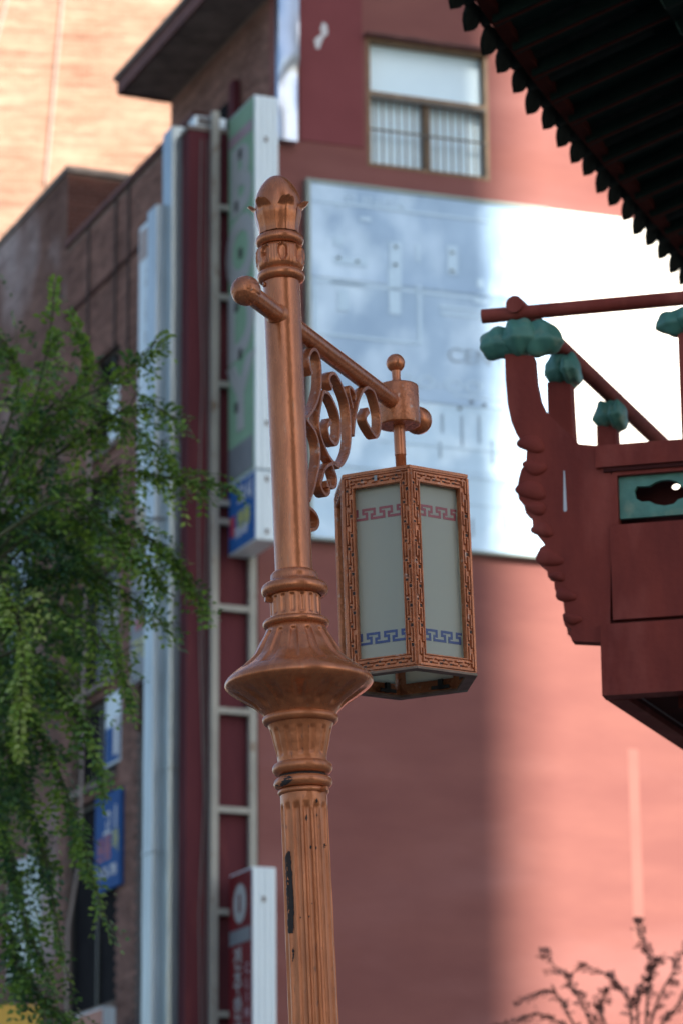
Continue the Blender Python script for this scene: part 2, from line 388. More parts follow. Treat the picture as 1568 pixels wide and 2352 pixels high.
m = MB(); m.fbox(FL, -.12, uT+.075, oE+.002, oE+.03, zTop-.03, zTop+.16); m.fbox(FL, uT+.062, uT+.08, -.9, oE+.001, zTop-.03, zTop+.16)
m.build('fascia', FASCIA, rb)
m = MB(); m.fbox(FL, -.14, uT+.12, -.9, oE+.07, zTop+.172, zTop+.24); m.build('roof_capping', CONC, rb)
# darker repainted rectangle, paint drip mark
m = MB(); m.fbox(FW, FW.u(688,200), FW.u(829,200), .0205, .034, FW.z(700,325), zT-.05); m.build('repainted_panel', PINKD, rb)
m = MB()
pp = [(742,50),(752,58),(754,78),(744,86),(738,100),(734,112),(726,112),(722,92),(730,84),(740,78),(736,66)]
m.prism([FW.pt(*(lambda a: (a[0], .0345, a[1]))(FW.uz(x, y, .0345))) for x, y in pp], FW.n*.003); m.build('white_paint_mark', WHITEL, rb)
# pale streak down the sunny part of the wall
m = MB(); a_ = FW.u(1446,1900,.021); c_ = FW.u(1470,1900,.021); m.fbox(FW, a_, c_, .0205, .0225, FW.z(1455,2160,.021), FW.z(1455,1720,.021)); m.build('pale_paint_streak', mat('pale_pink_paint', (.262,.118,.104), (.25,.11,.098), rough=.9, spec=.2, scale=2), rb)
# window
wn = MB(); wn.fbox(FW, wx0, wx1, -.2, -.17, wz0, wz1); 
zmid = FW.z(840, 212); 
wf = MB(); t = .045
wf.fbox(FW, wx0, wx0+t, -.16, .03, wz0, wz1); wf.fbox(FW, wx1-t, wx1, -.16, .03, wz0, wz1)
wf.fbox(FW, wx0+t, wx1-t, -.16, .028, wz0, wz0+t); wf.fbox(FW, wx0+t, wx1-t, -.16, .028, wz1-t*.7, wz1)
wf.fbox(FW, wx0+t, wx1-t, -.155, .027, zmid-.03, zmid+.02)
win = wf.build('window_frame', WOODF, rb)
m = MB(); m.fbox(FW, wx0-.03, wx1+.03, .0205, .16, wz1+.002, wz1+.035); m.build('window_hood', FASCIA, rb)
m = MB(); m.fbox(FW, wx0+t, wx1-t, -.12, -.11, zmid+.02, wz1-t*.7); m.build('pane', PANESKY, win)
wm = (wx0+wx1)/2
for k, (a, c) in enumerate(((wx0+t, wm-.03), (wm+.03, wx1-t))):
    m = MB(); m.fbox(FW, a, c, -.12-.02*k, -.11-.02*k, wz0+t, zmid-.03); m.build('pane', PANESKY, win)
m = MB(); m.fbox(FW, wm-.035, wm+.035, -.10, .0, wz0+t, zmid-.03); m.build('mullion', WOODF, win)
zb = FW.z(845, 298)
m = MB(); m.fbox(FW, wx0+t, wx1-t, .03, .045, zb-.012, zb+.012); m.build('grille_rail', BARS, win)
m = MB(); m.fbox(FW, wx0+t, wx1-t, .03, .045, zmid-.075, zmid-.035); m.build('grille_rail', BARS, win)
nb = 15
barme = None
for k in range(nb):
    u = wx0+t+(wx1-wx0-2*t)*(k+.5)/nb
    m = MB(); m.tube([FW.pt(u,.037,wz0+.02), FW.pt(u,.037,zmid-.03)], .0095, 6); m.build('grille_bar', BARS, win)

# steel flashing at the corner above the maroon wall
ua, ub = FW.u(641,200,.15), FW.u(684,200,.15)
fl = MB(); NZ = 26; z0f, z1f = FW.z(660, 322, .15), FW.z(660, -200, .15)
vs = []; fs = []
for i in range(NZ+1):
    z = z0f+(z1f-z0f)*i/NZ; wv = .012*math.sin(i*.9)+.008*math.sin(i*2.3)
    for (u, o) in ((ua, .025), (ua, .15), (ua+.05, .158+wv), (ub-.05, .158-wv*.8), (ub, .15), (ub, .025)):
        vs.append(FW.pt(u, o+(.075*(u-ua)/(ub-ua) if o > .1 and z > FW.z(660, 165, .15)+.25*(u-ua) else 0), z))
for i in range(NZ):
    for k in range(5): fs.append((i*6+k, i*6+k+1, (i+1)*6+k+1, (i+1)*6+k))
fs.append((5,4,3,2,1,0)); fs.append(tuple(NZ*6+k for k in range(6)))
fl.add(vs, fs); fo = fl.build('metal_flue', CHROME, smooth=True, angle=50)
tag(fo, 'shiny bent sheet metal duct on the pink wall corner above the green sign', 'duct')

# ---- metal billboard on the pink wall
bz1, bz0 = FW.z(707, 409, .12), FW.z(716, 1238, .12)
bu0, bu1, bu2 = FW.u(706, 800, .12), FW.u(1262, 700, .12), FW.u(1760, 700, .12)
bb = thing('billboard', FW.pt(bu0+1.4, .07, bz0), 'bare bluish metal billboard with faded letters and old fixing holes on pink wall', 'billboard')
m = MB(); m.fbox(FW, bu0, bu1-.004, .02, .10, bz0, bz1); m.build('backing', FRAMEG, bb)
m = MB()
for a, c, d, e in ((bu0, bu1, bz1-.045, bz1), (bu0, bu1, bz0, bz0+.03)): m.fbox(FW, a, c, .1005, .135, d, e)
m.fbox(FW, bu0, bu0+.05, .1005, .134, bz0+.03, bz1-.045); m.build('frame', FRAMEG, bb)
zs = [bz0+.03, FW.z(980, 1090, .1), FW.z(980, 925, .1), FW.z(980, 665, .1), bz1-.045]
NU = 30
for r in range(4):
    m = MB(); a, c = zs[r]+.004, zs[r+1]-.004; N2 = 8; vs = []; fs = []
    for i in range(NU+1):
        for j in range(N2+1):
            u = bu0+.055+(bu1-bu0-.06)*i/NU; z = a+(c-a)*j/N2
            wob = .004*noise.noise(Vector((u*1.7, r*7.3, z*1.7))) + (.006 if j in (0,N2) else 0)
            vs.append(FW.pt(u, .112+wob, z))
    for i in range(NU):
        for j in range(N2): q = i*(N2+1)+j; fs.append((q, q+N2+1, q+N2+2, q+1))
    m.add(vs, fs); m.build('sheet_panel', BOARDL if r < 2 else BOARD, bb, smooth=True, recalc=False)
def patch(x0, y0, x1, y1, off=.1205): # residue rectangles given by two corners in the photo
    m = MB(); u0, za = FW.uz(x0, y0, off); u1 = FW.u(x1, y0, off); zc = FW.z(x0, y1, off); m.fbox(FW, u0, u1, off-.006, off, min(za,zc), max(za,zc)); return m
for (x0,y0,x1,y1) in ((766,543,786,562),(768,588,842,605),(893,555,920,612),(890,612,920,662),(1026,563,1049,628),(1094,640,1108,660),(1150,566,1170,590),
                      (760,640,838,652),(826,497,850,506),(1086,685,1120,694),(1158,694,1200,702),(1215,570,1236,590),(776,665,800,712),(892,662,918,720),(716,456,1120,461),(724,640,1100,646),(770,470,790,474),(955,560,962,600),(958,655,966,790),(1010,700,1120,706),(1012,716,1118,722),(722,655,730,900),(736,762,960,768),(1040,905,1180,909),(870,1010,1150,1013),(990,1075,1190,1078),(1000,1150,1210,1152)):
    patch(x0,y0,x1,y1).build('glue_patch', BOARDG, bb)
for (x, y) in ((778,592),(820,600),(908,567),(907,608),(1037,580),(1037,622),(1082,923),(1112,930),(1055,938)):
    m = MB(); u, z = FW.uz(x, y, .126); m.fbox(FW, u-.022, u+.022, .1245, .130, z-.014, z+.014); m.build('bolt_hole', BLACKM, bb)
xdW = FW.d
m = MB(); u, z = FW.uz(1092, 822, .126); text_mesh('CENTER', .26, FW.pt(u+.18, .1185, z), xdW, FW.n, m, .001, 1.15); m.build('faded_lettering', GHOST, bb)
m = MB(); u, z = FW.uz(862, 466, .126); text_mesh('SUNGA', .17, FW.pt(u, .1185, z), xdW, FW.n, m, .001, 1.4); m.build('faded_lettering', BOARDG, bb)
m = MB(); u, z = FW.uz(1010, 882, .126); text_mesh('OO-OO', .22, FW.pt(u, .1185, z), xdW, FW.n, m, .001, 1.4); m.build('faded_lettering', BOARDG, bb)
for (x,y,h) in ((1015,950,48),(1060,955,75),(1100,955,70),(1130,1010,60),(1010,1015,40),(1160,1180,40),(1085,1190,46)):
    m = MB(); u, z = FW.uz(x, y, .126); m.fbox(FW, u-.012, u+.012, .115, .1195, z-h/205, z); m.build('scratch_mark', GHOST, bb)
wbz1, wbz0 = bz1-.02, bz0+.0
m = MB(); m.fbox(FW, bu1+.002, bu2, .021, .14, wbz0, wbz1)
wbo = m.build('white_sign_board', WHITEB); tag(wbo, 'blank white board in full sun beside the bluish metal billboard', 'sign board')

# ---- sign boxes and ladder frame at the corner
def sign_box(name, label, xe0, xe1, xf, yref, ytop, ybot, u_near, facemat, edgemat=WMETAL, grooves=True):
    """near edge between columns xe0..xe1, street-facing face from xf to xe0; yref column heights taken at xe0"""
    z = FL.z(xe0, (ytop+ybot)/2)
    o_in = FL.off(xe1, u_near, z); o_out = FL.off(xe0, u_near, z)
    a, b = u_near, u_near+6
    for _ in range(40):
        mid = (a+b)/2
        if proj(FL.pt(mid, o_out, z))[0] > xf: a = mid
        else: b = mid
    u_far = (a+b)/2
    pN = FL.pt(u_near, o_out, 0)
    def zz(y):
        d = ray(xe0, y); k = (pN-OC).dot(FL.d)/d.dot(FL.d); return OC.z+d.z*k
    z1, z0 = zz(ytop), zz(ybot)
    t = thing(name, FL.pt((u_near+u_far)/2, (o_in+o_out)/2, z0), label, 'sign')
    m = MB(); m.fbox(FL, u_near+.004, u_far, o_in, o_out-.006, z0, z1); m.build('box', edgemat, t)
    if grooves:
        m = MB(); w = (o_out-o_in)
        for k in range(4):
            a = o_in+w*(k+.06)/4; m.fbox(FL, u_near-.012, u_near+.003, a, a+w*.19, z0+.01, z1-.01)
        m.build('edge_profile', edgemat, t)
        for k in (.12, .88):
            m = MB(); zc = z0+(z1-z0)*k; m.fbox(FL, u_near-.02, u_near-.0125, o_in+w*.52-.02, o_in+w*.52+.02, zc-.03, zc+.03); m.build('bolt', CABG, t)
    m = MB(); m.fbox(FL, u_near+.02, u_far-.02, o_out-.005, o_out+.006, z0+.02, z1-.02); fc = m.build('face', facemat, t)
    return t, fc, u_near, u_far, o_out+.006, z0, z1
def ftext(fc, body, size, u, off, z, mt, stretch=1.0, line=1.0, bold=.004):
    m = MB(); text_mesh(body, size, FL.pt(u, off+.003, z), -FL.d, FL.n, m, .003, stretch, line, bold)
    if m.v: m.build('lettering', mt, fc)

t, fc, a, b_, o, z0, z1 = sign_box('sign_box', 'tall green sign box with grey letters and white edge at the building corner', 585, 640, 525, 585, 217, 1075, -.85, GREENS)
um = (a+b_)/2; ww = b_-a
m = MB(); m.fbox(FL, a+.04, b_-.04, o-.003, o+.002, z1-.42, z1-.28); m.build('purple_stripe', PURP, fc)
hh = (z1-z0-1.0)/4
for k, ch in enumerate('BODY'):
    ftext(fc, ch, hh*1.25, um, o, z1-.5-hh*(k+.5), GREYL, ww*.80/(hh*.72), 1.0, hh*.055)
m = MB(); m.fbox(FL, a+.03, b_-.03, o-.003, o+.002, z0+.03, z0+.42); m.build('grey_strip', GREYB, fc)
for k in range(6):
    m = MB(); zc = z1-.6-k*.62; m.fbox(FL, um-.05+.12*(k%2), um+.05+.12*(k%2), o+.0065, o+.012, zc-.05, zc+.07); m.build('weathered_slot', BLACKM, fc)
t, fc, a, b_, o, z0, z1 = sign_box('sign_box', 'small blue sign box hanging below the tall green sign', 587, 640, 526, 587, 1079, 1238, -.85, BLUES)
um = (a+b_)/2
ftext(fc, '고시', .26, um-.12, o, z1-.20, WHITEL); ftext(fc, '원룸', .22, um-.08, o, z1-.48, YELL); ftext(fc, '732-07', .15, um, o, z0+.2, WHITEL)
m = MB(); m.fbox(FL, b_-.22, b_-.06, o-.003, o+.003, z1-.62, z1-.38); m.build('red_square', REDL, fc)
t, fc, a, b_, o, z0, z1 = sign_box('sign_box', 'dark red vertical sign with pale round emblem beside the fluted post', 580, 634, 527, 580, 1990, 2620, -.85, REDS)
um = (a+b_)/2
m = MB(); n_ = 28; zc = z1-.36
ring = [FL.pt(um+.19*math.cos(2*math.pi*k/n_), o+.001, zc+.22*math.sin(2*math.pi*k/n_)) for k in range(n_)]
m.prism(ring, FL.n*.004); m.build('round_emblem', GREYL, fc)
m = MB(); m.fbox(FL, um-.03, um+.03, o+.0055, o+.008, zc-.10, zc+.10); m.build('emblem_mark', REDS, fc)
m = MB(); m.fbox(FL, a+.03, b_-.03, o-.003, o+.003, z1-.80, z1-.64); m.build('grey_strip', GREYB, fc)
for k, ch in enumerate('전주한방병원'):
    ftext(fc, ch, .27, um+.06, o, z1-.98-k*.27, GREYL, 1.0)
ftext(fc, 'C\nL\nI\nN\nI\nC', .16, um-.22, o, z1-1.5, PURP, 1.0)

ld = thing('ladder_frame', FL.pt(-.03, .3, 0), 'rusty cream steel ladder frame carrying the signs at the building corner', 'frame')
oR = FL.off(580, -.03, 8.4); oL = FL.off(491.5, -.03, 8.4)
zl1 = FL.z(497, 264, .5)
rw = .042
m = MB(); m.fbox(FL, -.03-rw, -.03+rw, oL-rw, oL+rw, 0, zl1); m.build('rail', RAIL, ld)
m = MB(); m.fbox(FL, -.03-rw, -.03+rw, oR-rw, oR+rw, 0, FL.z(580,240,oR)); m.build('rail', RAIL, ld)
for y in (685, 885, 1157, 1200, 1397, 1633, 1860, 2095, 2330, 2560, 480):
    zz_ = FL.z(540, y, .3); m = MB(); m.fbox(FL, -.065, .0, oR+rw, oL-rw, zz_-.035, zz_+.035); m.build('rung', RAIL, ld)
# air conditioner case on the ledge
m = MB(); ac = thing('air_conditioner', FW.pt(-.5, -.15, zM+.05), 'white air conditioner case on the ledge beside the ladder top', 'air conditioner')
m = MB(); m.fbox(FW, FW.u(451,290), FW.u(522,290), -.30, -.05, zM+.07, zM+.20); m.build('case', WMETAL, ac)
m = MB(); m.fbox(FW, FW.u(458,290), FW.u(488,290), -.0495, -.04, zM+.085, zM+.185); m.build('fan_grille', CABG, ac)
m = MB(); m.fbox(FW, FW.u(460,290), FW.u(466,290), -.3, -.05, zM+.051, zM+.069); m.fbox(FW, FW.u(508,290), FW.u(514,290), -.3, -.05, zM+.051, zM+.069); m.build('bracket', RAIL, ac)

# cables drooping down the maroon wall
def wall_cable(xs, label, mt, off=.03, r=.012):
    pts = [FW.pt(*(lambda a: (a[0], off, a[1]))(FW.uz(x, y, off))) for x, y in xs]
    sm = []
    for i in range(len(pts)-1):
        for k in range(6): sm.append(pts[i].lerp(pts[i+1], k/6))
    sm.append(pts[-1]); m = MB(); m.tube(sm, r, 6); o = m.build('cable', mt, smooth=True); tag(o, label, 'cable', )
    return o
wall_cable([(463,320),(459,600),(466,860),(456,1180),(460,1500),(470,1830),(458,2100),(461,2360),(460,2700)], 'thin pale cable wandering down the left of the maroon wall', CABG, -.015, .009)
wall_cable([(478,320),(474,700),(480,1100),(468,1440),(476,1900),(470,2360),(470,2700)], 'thin pale cable nearest the ladder on the maroon wall', CABG, -.015, .009)

# ---- aluminium duct columns
def duct(name, label, xl, xr, u0, ytop, mt, dep=.32):
    zc = 10
    o0 = FL.off(xr, u0, zc); o1 = FL.off(xl, u0, zc)
    p = FL.pt(u0, (o0+o1)/2, 0); d = ray((xl+xr)/2, ytop); k = (p-OC).dot(FL.d)/d.dot(FL.d); z1 = OC.z+d.z*k
    n_ = 34; vs = []; fs = []; mb = MB(); zb0 = 0
    for i in range(n_+1):
        z = z1*i/n_; q = .006*math.sin(i*1.7)+.005*math.sin(i*3.1)
        for (u, o) in ((u0+dep, o0), (u0, o0), (u0-.01-q, (o0+o1)/2), (u0, o1), (u0+dep, o1)): vs.append(FL.pt(u, o+q*.3, z))
    for i in range(n_):
        for k in range(4): fs.append((i*5+k, i*5+k+1, (i+1)*5+k+1, (i+1)*5+k))
    fs.append(tuple(n_*5+k for k in range(5))); mb.add(vs, fs)
    t = thing(name, FL.pt(u0+dep/2, (o0+o1)/2, 0), label, 'duct')
    mb.build('casing', mt, t, smooth=True, angle=20)
    for i in range(1, 9):
        m = MB(); zc = z1-3.9*i
        if zc < 1: break
        m.fbox(FL, u0-.03, u0+dep, o0-.002, o1+.012, zc-.012, zc+.012); m.build('joint_band', CABG if i % 2 else mt, t)
    return o0, o1, z1
d0 = duct('wall_duct', 'wide dented aluminium duct column against the maroon wall', 389, 430, .36, 291, ALU)
d1 = duct('wall_duct', 'narrow pale duct column left of the wide dented one', 353, 387, .62, 470, PIPEW)

# ---- brown brick building B (lower parapet)
OB = -.1
uB0, uB1 = uM+.02, FL.u(155, 560, OB)
zB = FL.z(388, 333, OB)
bB = thing('brick_building', FL.pt((uB0+uB1)/2, -2.5, 0), 'low brown brick building with dark open windows between the aluminium ducts and the greyer block', 'building')
def hole(x0, x1, xr, yt, yb): 
    a, c = FL.u(x1, (yt+yb)/2, OB), FL.u(x0, (yt+yb)/2, OB)
    return (a, c, FL.z(xr, yb, OB), FL.z(xr, yt, OB))
hsB = [hole(195, 276, 276, 782, 1005), hole(165, 276, 276, 1055, 1245), hole(165,274,274,1290,1545), hole(165, 272, 272, 1580, 1770), hole(150, 270, 270, 1806, 2300),
       hole(312, 350, 350, 1550, 2345)]
hsB[0] = (hsB[0][0], FL.u(215, 900, OB), hsB[0][2], hsB[0][3])
m = MB(); 
m.fbox(FL, uB0, uB1, -6, OB-.22, 0, zB)
m.build('core', DARK, bB)
# masonry skin with openings, built as strips between the holes
m = MB()
us = sorted({uB0, uB1} | {h[i] for h in hsB for i in (0, 1)}); 
for i in range(len(us)-1):
    uc = (us[i]+us[i+1])/2; hs = sorted([h for h in hsB if h[0] < uc < h[1]], key=lambda h: h[2]); z = 0
    for h in hs: m.fbox(FL, us[i], us[i+1], OB-.22, OB-.002, z, h[2]); z = h[3]
    m.fbox(FL, us[i], us[i+1], OB-.22, OB-.002, z, zB)
m.build('wall', MORTAR, bB)
uP = FL.u(310, 1200, OB)
brickwork(FL, uB0, uP, 4.6, zB, OB-.002, holes=hsB).build('brick_courses', BRICK, bB, kind='stuff', recalc=False)
brickwork(FL, uP+.011, uB1, 4.6, zB, OB-.002, holes=hsB).build('brick_courses', BRICK, bB, kind='stuff', recalc=False)
m = MB(); m.fbox(FL, uB0, uB1, -.5, OB+.05, zB+.002, zB+.08); m.build('parapet_coping', FASCIA, bB)
m = MB()
zst = FL.z(388, 505, OB); m.fbox(FL, uB0+.3, uB1, OB+.009, OB+.03, zst-.03, zst+.03); m.build('string_course', BRICKD, bB)
for k, h in enumerate(hsB[:5]):
    fr_ = MB(); h0, h1, za, zc = h; d = .16
    for (a, c, e, f) in ((h0,h0+.06,za,zc),(h1-.06,h1,za,zc),(h0+.06,h1-.06,za,za+.06),(h0+.06,h1-.06,zc-.06,zc),((h0+h1)/2-.03,(h0+h1)/2+.03,za+.06,zc-.06)):
        fr_.fbox(FL, a, c, OB-.17, OB-.10, e, f)
    wf_ = fr_.build('window_frame', BLACKM, bB)
    m = MB(); m.fbox(FL, h0+.06, h1-.06, OB-.15, OB-.14, za+.06, zc-.06); m.build('pane', DARK, wf_)
    m = MB(); m.fbox(FL, h0, h1, OB-.1, OB+.07, za-.09, za-.002); m.build('window_sill', CONC, wf_)
h0, h1, za, zc = hsB[5]
m = MB(); n_ = 9
for k in range(n_):
    a = h0+(h1-h0)*k/n_; m.fbox(FL, a+.006, a+(h1-h0)/n_-.006, OB-.12, OB-.09+.02*(k%2), za, zc-.25)
m.build('metal_shutter', LOUV, bB)
m = MB(); m.tube([FL.pt(h0+.3, OB+.05, 3), FL.pt(h0+.3, OB+.05, zc-.7)], .03, 8); m.build('downpipe', CABG, bB)
for (xx, y0_, y1_) in ((272, 440, 800), (302, 420, 800), (210, 500, 900)):
    m = MB(); u, z1_ = FL.uz(xx, y0_, OB); m.tube([FL.pt(u, OB+.03, FL.z(xx, y1_, OB)), FL.pt(u, OB+.03, z1_)], .016, 6); o_ = m.build('wall_conduit', CABD, bB)

# posters and small signs in the windows of B
def flat_sign(name, label, x0, x1, xr, yt, yb, off, mt, th=.05):
    a, c = FL.u(x1, (yt+yb)/2, off), FL.u(x0, (yt+yb)/2, off); z0_, z1_ = FL.z(xr, yb, off), FL.z(xr, yt, off)
    t = thing(name, FL.pt((a+c)/2, off, z0_), label, 'sign'); m = MB(); m.fbox(FL, a, c, off-th, off, z0_, z1_); fc = m.build('board', mt, t)
    return t, fc, (a+c)/2, z0_, z1_, c-a
t, fc, uc, z0, z1, w_ = flat_sign('window_sign', 'blue window sign with red and yellow characters right of the tree branches', 219, 277, 277, 1808, 2030, OB+.06, BLUES)
ftext(fc, '고', .40, uc-.0, OB+.06, z1-.42, WHITEL, .9); ftext(fc, 'I', .42, uc-w_*.32, OB+.06, z1-.36, WHITEL, 1.0)
ftext(fc, '원룸', .34, uc+w_*.12, OB+.06, (z0+z1)/2-.1, REDL, .9); ftext(fc, '하', .32, uc-w_*.32, OB+.06, (z0+z1)/2-.05, YELL, .8); ftext(fc, '722-78', .2, uc, OB+.06, z0+.22, WHITEL, 1.3)
t, fc, uc, z0, z1, w_ = flat_sign('window_sign', 'pale poster above the blue window sign, lower half blue', 243, 277, 277, 1583, 1745, OB+.02, WMETAL)
m = MB(); m.fbox(FL, uc-w_*.45, uc+w_*.45, OB+.021, OB+.026, z0+.03, z0+.5); m.build('blue_print', BLUES, fc)
m = MB(); m.fbox(FL, uc-w_*.40, uc-w_*.1, OB+.027, OB+.03, z0+.1, z0+.6); m.build('white_print', WHITEL, fc)
t, fc, uc, z0, z1, w_ = flat_sign('window_sign', 'black window board with faded white characters behind the hanging leaves', 225, 276, 276, 1300, 1540, OB-.02, BLACKM)
for k, ch in enumerate(('가요', '주점', '노래')): ftext(fc, ch, .30, uc-.1, OB-.02, z1-.3-k*.42, WHITEL)
t, fc, uc, z0, z1, w_ = flat_sign('window_sign', 'black window strip with white characters below the dark opening', 222, 276, 276, 1130, 1236, OB-.02, BLACKM)
ftext(fc, '커피', .28, uc-.1, OB-.02, (z0+z1)/2, WHITEL)
t, fc, uc, z0, z1, w_ = flat_sign('window_sign', 'pale notice board at the top of the dark window opening', 251, 276, 276, 870, 1000, OB-.02, WMETAL)

# sign boxes left of the ducts
oA = d1[1]
t, fc, a, b_, o, z0, z1 = sign_box('sign_box', 'long faded white sign box with green triangle print beside the ducts', 372, 389, 318, 372, 472, 1205, uM+.75, WMETAL, WMETAL, False)
um = (a+b_)/2; wA = b_-a
m = MB(); m.prism([FL.pt(b_-.25, o+.001, z0+1.55), FL.pt(a+.25, o+.001, z0+1.55), FL.pt(um, o+.001, z0+.75)], FL.n*.004); m.build('green_print', GREENS, fc)
m = MB(); m.fbox(FL, a+.05, b_-.05, o-.003, o+.003, z0+.05, z0+.42); m.build('beige_print', mat('beige_print', (.48,.42,.30), (.42,.36,.26)), fc)
m = MB(); m.fbox(FL, a+.05, b_-.05, o-.003, o+.002, z1-.5, z1-.08); m.build('pinkish_print', mat('pinkish_print', (.42,.36,.34), (.38,.33,.32)), fc)
for k, ch in enumerate('푸른병원'): ftext(fc, ch, .34, um, o, z1-.85-k*.42, GREYL, 1.2)
t, fc, a, b_, o, z0, z1 = sign_box('sign_box', 'grey sign box with yellow characters under the faded white one', 351, 371, 301, 351, 1226, 1540, uM+.75, GREYB, WMETAL, False)
um = (a+b_)/2
ftext(fc, '당', .4, um, o, z1-.45, WHITEL, 1.2); ftext(fc, '구장', .3, um, o, z0+.35, YELL, 1.2)
m = MB(); m.fbox(FL, um-.2, um+.2, o-.003, o+.003, z0+.62, z0+.78); m.build('red_print', REDL, fc)

# ---- greyer brick building C, taller side wall facing the camera
uC1 = FL.u(-260, 900, OB)
zC = FL.z(155, 397, OB)
bC = thing('brick_building', FL.pt((uB1+uC1)/2, -3, 0), 'greyish brown brick block at the far left behind the tree', 'building')
m = MB(); m.fbox(FL, uB1+.02, uC1, -7, OB-.012, 0, zC); m.build('core', MORTAR, bC)
hC = [(FL.u(75, 1300, OB), FL.u(20, 1300, OB), FL.z(75, 1560, OB), FL.z(75, 1130, OB)), (FL.u(95,2050,OB), FL.u(20,2050,OB), FL.z(95,2230,OB), FL.z(95,1950,OB))]
brickwork(FL, uB1+.02, uC1, 4.6, zC, OB-.012, holes=hC).build('brick_courses', BRICKG, bC, kind='stuff', recalc=False)
for h in hC:
    m = MB(); m.fbox(FL, h[0], h[1], OB-.011, OB-.004, h[2], h[3]); m.build('window', TOWERG, bC)
fs_ = Frame(FL.pt(uB1+.02, OB-.012, 0), -FL.n, -FL.d)
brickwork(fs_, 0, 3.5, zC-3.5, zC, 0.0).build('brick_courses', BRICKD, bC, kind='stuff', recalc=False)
m = MB(); m.fbox(FL, uB1-.03, uC1, -7, OB+.03, zC+.002, zC+.09); m.build('parapet_coping', CONC, bC)
m = MB(); u_ = uB1-.6; z_ = zB+.085
m.fbox(FL, uB1-.9, uB1-.35, -1.05, -.75, z_, z_+.42); vt = m.build('roof_vent', WMETAL); tag(vt, 'pale metal vent box on the low brick roof', 'vent')
# pale drain pipe at the left
m = MB(); pts = [(207,1040),(206,1150),(196,1400),(190,1700),(186,1960),(172,2050),(158,2130),(154,2352),(153,2700)]
pp = [FL.pt(*(lambda a: (a[0], OB+.12, a[1]))(FL.uz(x, y, OB+.12))) for x, y in pts]
m.tube(pp, .022, 8); o_ = m.build('drain_hose', CABW, smooth=True); tag(o_, 'thin pale hose hanging down the brick front beside the dark windows', 'hose')

# yellow and orange shop signs low at left
m = MB(); F2 = Frame(onY(20, 2330, 33), azv(80), Vector((math.cos(rad(80)), -math.sin(rad(80)), 0)))
ys = thing('shop_sign', F2.pt(F2.u(20,2330), -.1, F2.z(98,2500)), 'plain yellow shop sign at the bottom left corner', 'sign')
m = MB(); m.fbox(F2, F2.u(-90,2330), F2.u(98,2330), -.3, 0, F2.z(98,2520), F2.z(98,2309)); m.build('box', YELS, ys)
m = MB(); m.fbox(F2, F2.u(-90,2330), F2.u(98,2330)-.03, .001, .02, F2.z(98,2510), F2.z(98,2318)); m.build('face', YELS, ys)
sign_box('shop_sign', 'orange sign with white edge low between the brick pier and the hose', 236, 266, 150, 236, 2312, 2500, uB0+1.3, ORGS, WMETAL, False)

# ---- tall sunlit brick building far behind
FT = Frame(onY(422, 200, 75), azv(82), Vector((math.cos(rad(82)), -math.sin(rad(82)), 0)))
u0t, z0t, z1t = -9.0, FT.z(200, 620), FT.z(200, -250)
tb = thing('apartment_block', FT.pt(-5, -4, 0), 'tall sunlit orange brick building far behind at the top left', 'building')
m = MB(); m.fbox(FT, -14, 0, -9, -.004, 0, z1t+3); m.build('wall', MORTARO, tb)
brickwork(FT, u0t, 0, z0t, z1t, -.004, bl=.21, bh=.065, j=.013, proud=.014).build('brick_courses', BRICKO, tb, kind='stuff', recalc=False)
for k, (x0_, y0_, x1_, y1_) in enumerate(((150,-60,106,420),(34,-60,-12,110))):
    m = MB(); a = FT.uz(x0_, y0_, .12); c = FT.uz(x1_, y1_, .12)
    m.tube([FT.pt(a[0], .12, a[1]), FT.pt((a[0]*.66+c[0]*.34), .12, a[1]*.66+c[1]*.34), FT.pt(c[0], .12, c[1])], .03, 6)
    o_ = m.build('rope', CABW); tag(o_, ('long pale rope hanging down the sunlit brick wall', 'short stretch of pale rope in the top left corner')[k], 'rope')

# ---- off-camera tower that throws the street into shade
e1 = Vector((42.1, -32.3, 0)); lt = azv(150); sidev = Vector((-lt.y, lt.x, 0)).normalized()
sidev = sidev if sidev.x < 0 else -sidev
tw = thing('office_tower', e1+sidev*16+lt*9, 'grey office tower behind the viewpoint that shades the street', 'building')
FS = Frame(e1, sidev, -lt)
m = MB(); m.fbox(FS, 0, 33, -16, 0, 0, 72); m.build('wall', TOWERM, tw)
m = MB()
for i in range(18):
    for j in range(10): m.fbox(FS, 1.2+j*3.2, 3.4+j*3.2, .01, .05, 2+i*3.9, 4.2+i*3.9)
m.build('window_band', TOWERG, tw, kind='stuff')

# ================================================================== STREET LAMP
A = onY(637, 430, 12); B = onY(720.5, 2352, 12); kx = (A-B).normalized(); base = B - kx*(B.z/kx.z)
TILT = math.atan2(kx.x, kx.z)
lamp = thing('street_lamp', base, 'copper painted cast iron street lamp post with scrolled arm and egg finial', 'street lamp', rot=(0, TILT, 0))
ORG[lamp.name] = Vector((0,0,0))
RL = Matrix.Rotation(TILT, 3, 'Y'); RLi = RL.transposed()
def axx(y): return 637+(720.5-637)*(y-430)/1922
def hy(y):                                     # height on the post at picture row y
    return (RLi @ (onY(axx(y), y, 12)-base)).z
def mpp(y): return depth(onY(axx(y), y, 12))/F_PX
def pr(l): return [(hy(y), r*mpp(y)) for y, r in l]
def spl(pts, k=6):                            # Catmull-Rom through (h, r) pairs or vectors
    P = [Vector(p) for p in pts]; out = []
    for i in range(len(P)-1):
        a, b, c, d = P[max(i-1,0)], P[i], P[i+1], P[min(i+2,len(P)-1)]
        for j in range(k):
            t = j/k; out.append(.5*((2*b)+(c-a)*t+(2*a-5*b+4*c-d)*t*t+(3*b-a-3*c+d)*t**3))
    out.append(P[-1]); return out
def lp(mb, name, m=COPPER, parent=lamp, smooth=True, angle=40, label=None): return mb.build(name, m, parent, smooth=smooth, angle=angle, local=True, label=label)
